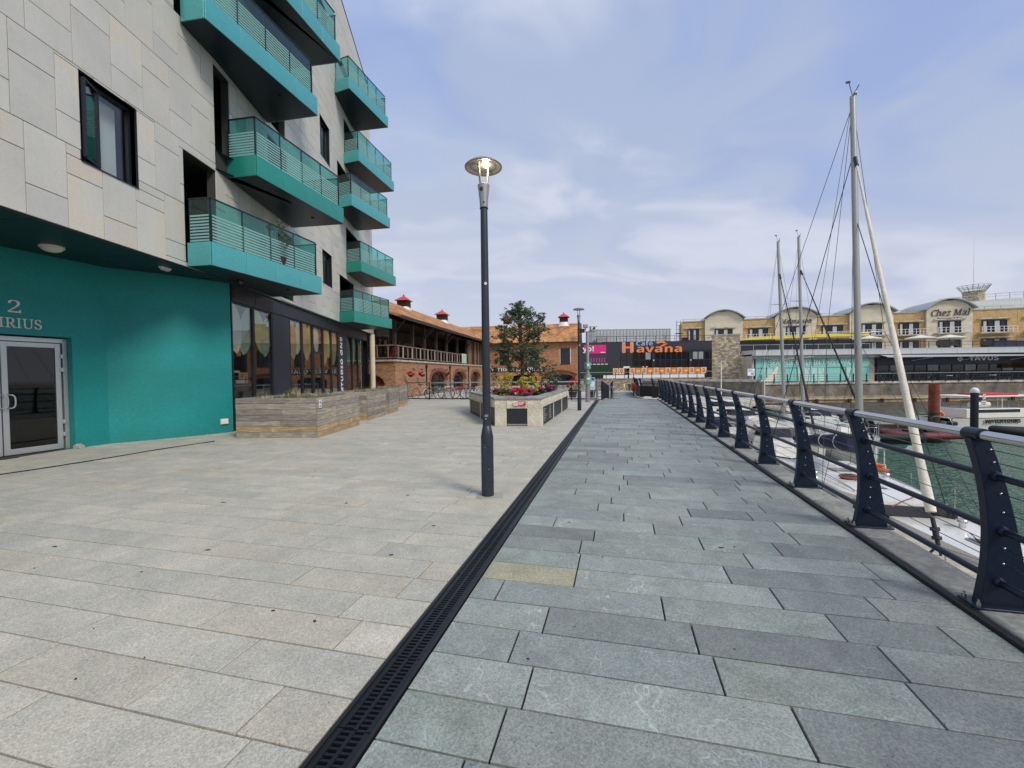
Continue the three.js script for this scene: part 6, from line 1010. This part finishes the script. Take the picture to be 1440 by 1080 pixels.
{
  // nearest yacht: moored along the promenade, bow towards the right of the picture
  const at = PT(5.95, -1.75, 11.0), ry = -TH + Math.PI, I = inFrame(at, ry);       // bow points back along the promenade
  const dk = I(9.03, -1.52, 11.1), mt = I(8.74, 8.51, 11.1);
  const Y = yacht({ label: 'nearest white yacht with navy boom cover and tall grey mast beside the railing', at, ry, L: 11.8, B: 3.3, free: 1.2, mastFoot: dk, mastTop: mt, r: 0.085, spreaders: [0.40], stay: I(7.42, -1.52, 7.45), stayTop: 0.86, furl: 0.74,
    cabins: [{ pts: [[-0.95, 0.6], [-0.5, -0.05], [0.62, -0.05], [0.9, 0.6], [1.0, 4.6], [-1.1, 4.6]], y1: 0.46, k: 0.93, win: [box(1.12, 0.3, 0.05, 0.06, 0.22, -0.045), box(0.05, 0.3, 0.7, 0.765, 0.22, 0.26, -0.42), box(0.05, 0.3, 0.78, -0.735, 0.22, 0.26, 0.62), box(0.03, 0.18, 3.2, 0.97, 0.22, 2.4), box(0.03, 0.18, 3.2, -1.05, 0.22, 2.4)] }, { pts: [[-1.15, 0.2], [-1.1, -1.8], [-0.75, -3.8], [-0.35, -4.6], [-0.05, -4.0], [0.1, -2.0], [0.3, 0.2]], y1: 0.13, k: 0.96 }],
    hatches: [[-0.5, -1.6, 0.165], [0.0, 1.1, 0.47], [-0.1, 2.9, 0.48]], boom: [I(9.2, -0.68, 11.45), I(9.55, -0.85, 14.5), 0.23],
    extra: [[0.86, I(10.4, -1.6, 13.2)], [0.98, I(8.1, -1.5, 15.8)], [0.70, I(9.2, -1.6, 9.0), 0.01], [0.86, I(7.9, -1.6, 13.5), 0.01]] });
  part('rope_coil', Array.from({ length: 9 }, (_, k) => new THREE.TorusGeometry(0.14 + (k % 4) * 0.025, 0.016, 5, 22).rotateX(Math.PI / 2 + (h2(k, 2, 3) - 0.5) * 0.5).translate(0.1 + (h2(k, 1, 3) - 0.5) * 0.12, 0.47 + k * 0.012, 1.9 + (h2(k, 4, 3) - 0.5) * 0.12)), mat([0.25, 0.12, 0.09], 0.9), Y.t);
  part('winch', [[0.75, 2.3], [-0.9, 2.3], [0.75, 3.4], [-0.9, 3.4]].map(([x, z]) => lathe([[0.0, 0.0], [0.09, 0], [0.07, 0.08], [0.085, 0.16], [0, 0.17]], 14, x, 0.42, z)), M.steel, Y.t);
  part('rope_line', [tube([[0.5, 0.48, -0.6], [0.1, 0.5, -0.2], [-0.5, 0.5, 0.5], [-0.3, 0.5, 1.8]], 0.012, 30, 5), tube([[-0.5, 0.2, -1.1], [-0.3, 0.22, -1.8], [-0.6, 0.2, -2.8]], 0.01, 20, 5)], mat([0.2, 0.07, 0.06], 0.9), Y.t);
  for (const s of [-0.75, 0.62]) part('grab_rail', [tube([[s, 0.43, 0.5], [s, 0.49, 0.56], [s, 0.49, 3.9], [s, 0.43, 3.96]], 0.016, 24, 6), ...[1.3, 2.1, 2.9].map((z) => bar([s, 0.4, z], [s, 0.49, z], 0.012))], M.steel, Y.t);
  for (const [x, z] of [[1.25, -1.4], [1.4, 1.6], [-1.25, -1.4], [0.5, -4.7], [-0.5, -4.7]]) part('cleat', [rbox(0.04, 0.03, 0.2, x, 0.07, z, 0.012), box(0.03, 0.06, 0.03, x, 0.03, z - 0.03), box(0.03, 0.06, 0.03, x, 0.03, z + 0.03)], M.steel, Y.t);
  part('mooring_line', [tube([[1.25, 0.08, -1.4], [1.7, 0.2, -2.4], [2.4, 0.75, -3.6], [3.2, 1.6, -4.6]], 0.013, 30, 6), tube([[1.4, 0.08, 1.6], [1.9, 0.3, 2.4], [2.6, 0.9, 3.4], [3.3, 1.65, 4.3]], 0.013, 30, 6)], M.beige, Y.t);
  part('liferaft_case', [rbox(0.5, 0.22, 0.75, 0.1, 0.56, 3.45, 0.06), box(0.52, 0.03, 0.05, 0.1, 0.6, 3.3), box(0.52, 0.03, 0.05, 0.1, 0.6, 3.6)], M.white, Y.t);
  part('fender', [-3.0, -1.2, 0.9, 2.8].map((z) => lathe([[0, -0.95], [0.09, -0.9], [0.11, -0.7], [0.11, -0.35], [0.08, -0.2], [0.02, -0.12], [0, 0.1]], 14, 1.72 - Math.max(0, -z - 1.5) * 0.2, 0, z)), M.sailblue, Y.t);
  part('vent', [[-0.7, -0.6], [-0.75, -2.6]].map(([x, z]) => lathe([[0.06, 0.1], [0.05, 0.22], [0.1, 0.3], [0, 0.32]], 14, x, 0, z)), M.steel, Y.t);
  part('cockpit_well', [box(1.3, 0.05, 1.1, 0, 0.03, 4.9)], M.interiorpale, Y.t);
  const lb = thing('horseshoe_buoy', 'orange red horseshoe lifebuoy lying on the nearest yacht', 'lifebuoy', P(10.55, -1.25, 12.3), 0.5); part('ring', new THREE.TorusGeometry(0.18, 0.055, 8, 20, 4.7).rotateX(-1.2), M.orange, lb); part('strap', box(0.05, 0.13, 0.13, 0.18, 0, 0), M.white, lb);
  const g = thing('wind_generator', 'white wind generator on a thin pole at the stern of a neighbouring yacht', 'wind generator', P(14.05, -2.45, 16.2), 0.9); part('pole', bar([0, 0, 0], [0, 1.0, 0], 0.022), M.white, g); part('nacelle', [rbox(0.16, 0.14, 0.42, 0, 1.05, 0, 0.06), box(0.02, 0.05, 0.5, 0, 1.05, 0.4), slab([[0, 0], [0.25, 0], [0.3, 0.24], [0.1, 0.2]], 0.02).rotateY(-Math.PI / 2).translate(0, 0.98, 0.55)], M.white, g); for (let k = 0; k < 3; k++) part('blade', slab([[-0.03, 0], [0.05, 0.1], [0.025, 0.5], [-0.01, 0.5]], 0.012).rotateZ(k * 2.094 + 0.4).translate(0, 1.05, -0.24), M.white, g);
}
{
  // two rafted yachts in mid distance whose masts stand side by side
  const mk = (label, x, z, u, top, foot, o) => { const at = P(x, -2.0, z), ry = -TH + (o.rev ? Math.PI : 0), I = inFrame(at, ry); return yacht({ label, at, ry, L: 10, B: 3.1, free: 1.0, deck: M.gel, mastFoot: I(...foot), mastTop: I(...top), spreaders: [0.36, 0.66], r: 0.095, stayTop: 0.84, cabins: [{ pts: [[-0.95, -1.8], [-0.4, -2.7], [0.4, -2.7], [0.95, -1.8], [1.05, 1.8], [-1.05, 1.8]], y1: 0.5, win: [box(0.03, 0.16, 2.4, 1.0, 0.26, 0), box(0.03, 0.16, 2.4, -1.0, 0.26, 0)] }], hatches: [[0, -1.9, 0.54]], boom: [I(foot[0] + 0.1, -0.75, foot[2] - 0.2), I(foot[0] + 0.9 * (o.rev ? 1 : -1), -0.8, foot[2] + (o.rev ? 3.4 : -3.4)), 0.14], ...o }); };
  mk('left of the two far yachts whose thin masts stand side by side', 15.3, 24.6, 0, [14.82, 8.68, 24], [15.25, -1.5, 24], { rev: 1, furl: 0.55, sailM: M.rubber, coverM: M.canvas, extra: [[0.84, P(0, 0, 0).set(0.2, 0, -4.6), 0.008]] });
  mk('right of the two far yachts whose thin masts stand side by side', 18.4, 25.2, 0, [15.96, 8.94, 24], [16.28, -1.5, 24], { rev: 1, furl: 0.6, sailM: M.rubber, coverM: M.sailblue, deck: M.gel });
}
// ---------------------------------------------------------------- motor cruisers and small craft
function cruiser(label, at, ry, Lh, Bm, hullM, topM, hood) {
  const t = thing('motor_cruiser', label, 'motor boat', at, ry), h = hullGeo(Lh, Bm, 0.9, 0.9), b = Bm / 2;
  part('hull', h.g, hullM, t); part('deck', h.dg, M.gel, t); part('rubbing_strake', h.rim, M.rubber, t);
  const c = part('cabin', cabin([[-b * 0.8, -Lh * 0.12], [-b * 0.45, -Lh * 0.3], [b * 0.45, -Lh * 0.3], [b * 0.8, -Lh * 0.12], [b * 0.82, Lh * 0.2], [-b * 0.82, Lh * 0.2]], -0.02, 0.62, 0.84), M.gel, t);
  part('windscreen', cabin([[-b * 0.68, -Lh * 0.06], [-b * 0.4, -Lh * 0.16], [b * 0.4, -Lh * 0.16], [b * 0.68, -Lh * 0.06], [b * 0.66, Lh * 0.12], [-b * 0.66, Lh * 0.12]], 0.6, 1.05, 0.82), M.blackgloss, c);
  part('roof', rbox(b * 1.2, 0.06, Lh * 0.26, 0, 1.08, 0.1, 0.03), topM, c); for (const s of [-1, 1]) part('side_window', box(0.03, 0.2, Lh * 0.24, s * b * 0.78, 0.3, Lh * 0.04), M.blackgloss, c);
  if (hood) part('canopy', new THREE.CylinderGeometry(b * 0.75, b * 0.8, Lh * 0.24, 16, 1, false, 0, Math.PI).rotateZ(Math.PI / 2).rotateY(Math.PI / 2).scale(1, 0.7, 1).translate(0, 0.45, Lh * 0.32), hood, t);
  part('rail', [tube([h.at(0.55, 0.95), h.at(0.75, 0.95), h.at(0.92, 0.9), h.at(0.99, 0), h.at(0.92, -0.9), h.at(0.75, -0.95), h.at(0.55, -0.95)].map(([x, y, z]) => [x, y + 0.45, z]), 0.014, 30, 5), ...[0.55, 0.68, 0.8, 0.92].flatMap((k) => [-1, 1].map((s) => { const p = h.at(k, s * 0.95); return bar(p, [p[0], p[1] + 0.45, p[2]], 0.012); }))], M.steel, t);
  part('fender', [-0.25, 0.0, 0.22].flatMap((k) => [bar([-b - 0.06, -0.75, Lh * k], [-b - 0.06, -0.2, Lh * k], 0.1, 0.1, 10), bar([b + 0.06, -0.75, Lh * k], [b + 0.06, -0.2, Lh * k], 0.1, 0.1, 10)]), M.white, t);
  return t;
}
cruiser('white motor cruiser with cream canopy moored left of the two far masts', P(12.9, -2.2, 21.2), -TH + 3.0, 8, 2.7, M.gel, M.gel, M.canvas);
cruiser('white motor boat with dark windows lying close under the railing further along', PT(4.7, -2.25, 21.5), -TH + Math.PI, 8.2, 2.6, M.gel, M.gel, null);
cruiser('small white cruiser with navy hood near the harbour wall', PT(5.6, -2.35, 30), -TH, 6.5, 2.4, M.gel, M.white, M.sailblue);
cruiser('brown and white old motor boat under the harbour wall', P(19.5, -2.3, 40), 1.3, 7.5, 2.6, mat([0.22, 0.09, 0.05], 0.5), M.white, null);
cruiser('pale cream cruiser with open cockpit lying at the far pontoon', P(22.5, -2.4, 31.8), 1.2, 6.4, 2.4, M.cream, M.white, null);
cruiser('white cruiser with blue canopy far along the lock wall', PT(5, -2.3, 37), -TH, 6.5, 2.4, M.gel, M.white, M.sailblue);
cruiser('low white speedboat lying behind the railing beside the wood pilings', P(17.6, -2.45, 33), 0.5, 6, 2.2, M.gel, M.white, null);
function rib(label, at, ry, tubeM, engine) {
  const t = thing('inflatable_boat', label, 'inflatable boat', at, ry), pts = [[-0.85, 0.3, 2.2], [-0.9, 0.3, 0], [-0.85, 0.34, -1.2], [-0.45, 0.42, -2.1], [0, 0.46, -2.4], [0.45, 0.42, -2.1], [0.85, 0.34, -1.2], [0.9, 0.3, 0], [0.85, 0.3, 2.2]];
  part('tube', tube(pts, 0.23, 60, 12), tubeM, t); part('hull', [box(1.5, 0.2, 4.2, 0, 0.15, 0.1), box(1.5, 0.5, 0.08, 0, 0.35, 2.1)], M.dark, t);
  const c = part('console', [rbox(0.6, 0.7, 0.4, 0, 0.6, -0.1, 0.05), box(0.5, 0.3, 0.03, 0, 1.08, -0.25, 0, -0.4)], M.dark, t); part('wheel', new THREE.TorusGeometry(0.15, 0.02, 6, 16).rotateX(0.5).translate(0, 0.95, 0.14), M.black, c);
  part('seat', [rbox(0.5, 0.4, 0.9, 0, 0.45, 0.9, 0.06)], M.rubber, t); part('a_frame', tube([[-0.6, 0.4, 1.8], [-0.55, 1.3, 1.6], [0.55, 1.3, 1.6], [0.6, 0.4, 1.8]], 0.025, 24, 6), M.steel, t);
  const e = part('outboard', [rbox(0.36, 0.5, 0.5, 0, 0.85, 2.35, 0.1), rbox(0.2, 0.7, 0.25, 0, 0.3, 2.35, 0.04)], engine, t); part('cowl_stripe', box(0.37, 0.06, 0.4, 0, 0.8, 2.35), M.white, e);
  return t;
}
rib('black inflatable boat with outboard and white piping right of the tall mast', P(23.2, -2.95, 27.4), 1.45, M.rubber, M.black);
rib('dark inflatable boat with red side lying behind the furled sail', P(26.0, -2.95, 27.6), 1.6, mat([0.16, 0.02, 0.025], 0.6), M.dark);
rib('large black inflatable boat at the right edge below the tour boat', P(32.6, -2.75, 26.4), 1.35, M.rubber, M.orange);
rib('inflatable boat with dark outboards in front of the pale cruiser', P(23.4, -2.9, 31), -1.5, M.rubber, M.dark);
{
  const t = thing('pontoon', 'long low grey timber pontoon across the harbour basin', 'pontoon', P(30, -2.65, 33.5), -0.08);
  for (let k = 0; k < 70; k++) part('deck_board', box(0.48, 0.05, 2.2, -16 + k * 0.5, 0.02, 0), PLANKS[k % 4], t, { ox: k }); part('fascia', [box(35.2, 0.35, 0.12, 1.2, -0.14, 1.15), box(35.2, 0.35, 0.12, 1.2, -0.14, -1.15)], M.timberdark, t); for (let k = 0; k < 8; k++) part('float', box(2.4, 0.5, 1.9, -14 + k * 4.6, -0.35, 0), M.concrete, t);
  const p = thing('mooring_pile', 'rust red steel mooring pile standing before the harbour wall', 'pile', P(30.93, -6, 31.5)); part('pile', [new THREE.CylinderGeometry(0.31, 0.31, 6.38, 24).translate(0, 3.19, 0), new THREE.CylinderGeometry(0.31, 0.28, 0.06, 24).translate(0, 6.4, 0)], M.rust, p); part('weed_sleeve', new THREE.CylinderGeometry(0.325, 0.325, 1.5, 24).translate(0, 3.6, 0), mat([0.05, 0.045, 0.02], 0.95, 0, { map: T.speck }), p);
  const d = thing('mooring_pile', 'dark mooring pile with white cap and white berth sign', 'pile', P(31.64, -6, 29.4)); part('pile', new THREE.CylinderGeometry(0.21, 0.21, 5.9, 20).translate(0, 2.95, 0), M.dark, d); part('cap', [new THREE.CylinderGeometry(0.24, 0.24, 0.12, 20).translate(0, 5.94, 0), new THREE.SphereGeometry(0.23, 16, 8, 0, 7, 0, 1.6).translate(0, 6.0, 0)], M.white, d);
  const sg = part('berth_sign', [box(0.34, 0.36, 0.03, 0.36, 5.15, 0.25)], M.white, d); part('lettering', text('S', 0.34, 0.03, 'sans_bold').translate(0.36, 5.45, 0.25), M.white, d); part('sign_line', [box(0.22, 0.04, 0.01, 0.36, 5.1, 0.27), box(0.22, 0.04, 0.01, 0.36, 5.2, 0.27)], M.dark, sg);
  const b = thing('lifebuoy_stand', 'orange lifebuoy on a bent white stand on the pontoon', 'lifebuoy', P(31.4, -2.6, 31.6), -0.3); part('stand', [tube([[-0.4, 0, 0], [-0.15, 0.1, 0], [0.05, 0.5, 0], [0.05, 0.75, 0]], 0.05, 16, 6), tube([[-0.5, 0.02, 0.2], [-0.2, 0.15, 0], [0.3, 0.15, 0], [0.5, 0.02, 0.2]], 0.05, 16, 6)], M.white, b); part('ring', new THREE.TorusGeometry(0.2, 0.085, 10, 24).translate(0, 0.75, 0.06), M.orange, b); part('rope', new THREE.TorusGeometry(0.29, 0.012, 5, 24).translate(0, 0.75, 0.06), M.white, b);
  const lk = thing('pontoon_locker', 'yellow and blue locker box on the pontoon right of the orange lifebuoy', 'locker', P(32.9, -2.6, 32.6)); part('box', rbox(0.7, 0.5, 0.5, 0, 0.5, 0, 0.04), mat([0.04, 0.08, 0.25], 0.5), lk); part('lid', rbox(0.36, 0.5, 0.52, 0.42, 0.62, 0.02, 0.03), M.yellow, lk); part('leg', [box(0.6, 0.26, 0.4, 0, 0.13, 0)], M.dark, lk);
  const gt = thing('pontoon_gate', 'galvanised mesh security gate frame on the pontoon behind the dark pile', 'gate', P(33.6, -2.6, 32.2), -0.15);
  for (let k = 0; k < 7; k++) part('post', bar([k * 0.62, 0, 0], [k * 0.62, 1.75, 0], 0.035), M.galv, gt); part('rail', [0.1, 0.9, 1.72].map((y) => bar([0, y, 0], [3.72, y, 0], 0.03)), M.galv, gt); part('mesh', Array.from({ length: 30 }, (_, k) => bar([k * 0.125, 0.1, 0], [k * 0.125, 1.72, 0], 0.008, 0.008, 4)), M.galv, gt);
}
{
  const at = P(36.0, -2.05, 32.2), t = thing('tour_boat', 'white harbour tour boat with canopy roof and black lettering at the right edge', 'boat', at, -1.5), h = hullGeo(9.5, 2.9, 0.9, 0.9);
  // bow points right; the side facing the camera is -x
  part('hull', h.g, M.gel, t); part('deck', h.dg, M.beige, t); part('rubbing_strake', h.rim, M.rubber, t);
  const w = part('cabin', [rbox(2.3, 0.7, 4.6, 0, 0.33, 1.2, 0.06)], M.gel, t); part('side_window', [box(2.34, 0.22, 3.8, 0, 0.5, 1.2)], M.blackgloss, w);
  const tx = text('WATERTOURS', 0.27, 0.03, 'sans_bold', 1.15).rotateY(Math.PI / 2).translate(1.45, -0.34, 1.05); part('lettering', tx, M.black, t);
  part('roof', rbox(2.4, 0.09, 5.6, 0, 1.55, 0.6, 0.03), M.white, t); part('roof_canvas', box(1.8, 0.14, 2.6, 0, 1.66, 0.4), M.red, t); for (const x of [-1.05, 1.05]) for (const z of [-1.8, 0.6, 3.0]) part('post', bar([x, 0, z], [x, 1.55, z], 0.03), M.white, t);
  part('liferaft', [bar([0.8, 0.95, 2.8], [0.8, 0.95, 1.4], 0.2, 0.2, 14)], M.white, t); part('lifebuoy', new THREE.TorusGeometry(0.25, 0.07, 8, 20).rotateY(Math.PI / 2).translate(1.2, 0.9, -1.4), M.orange, t);
}
renderer.render(scene, camera);
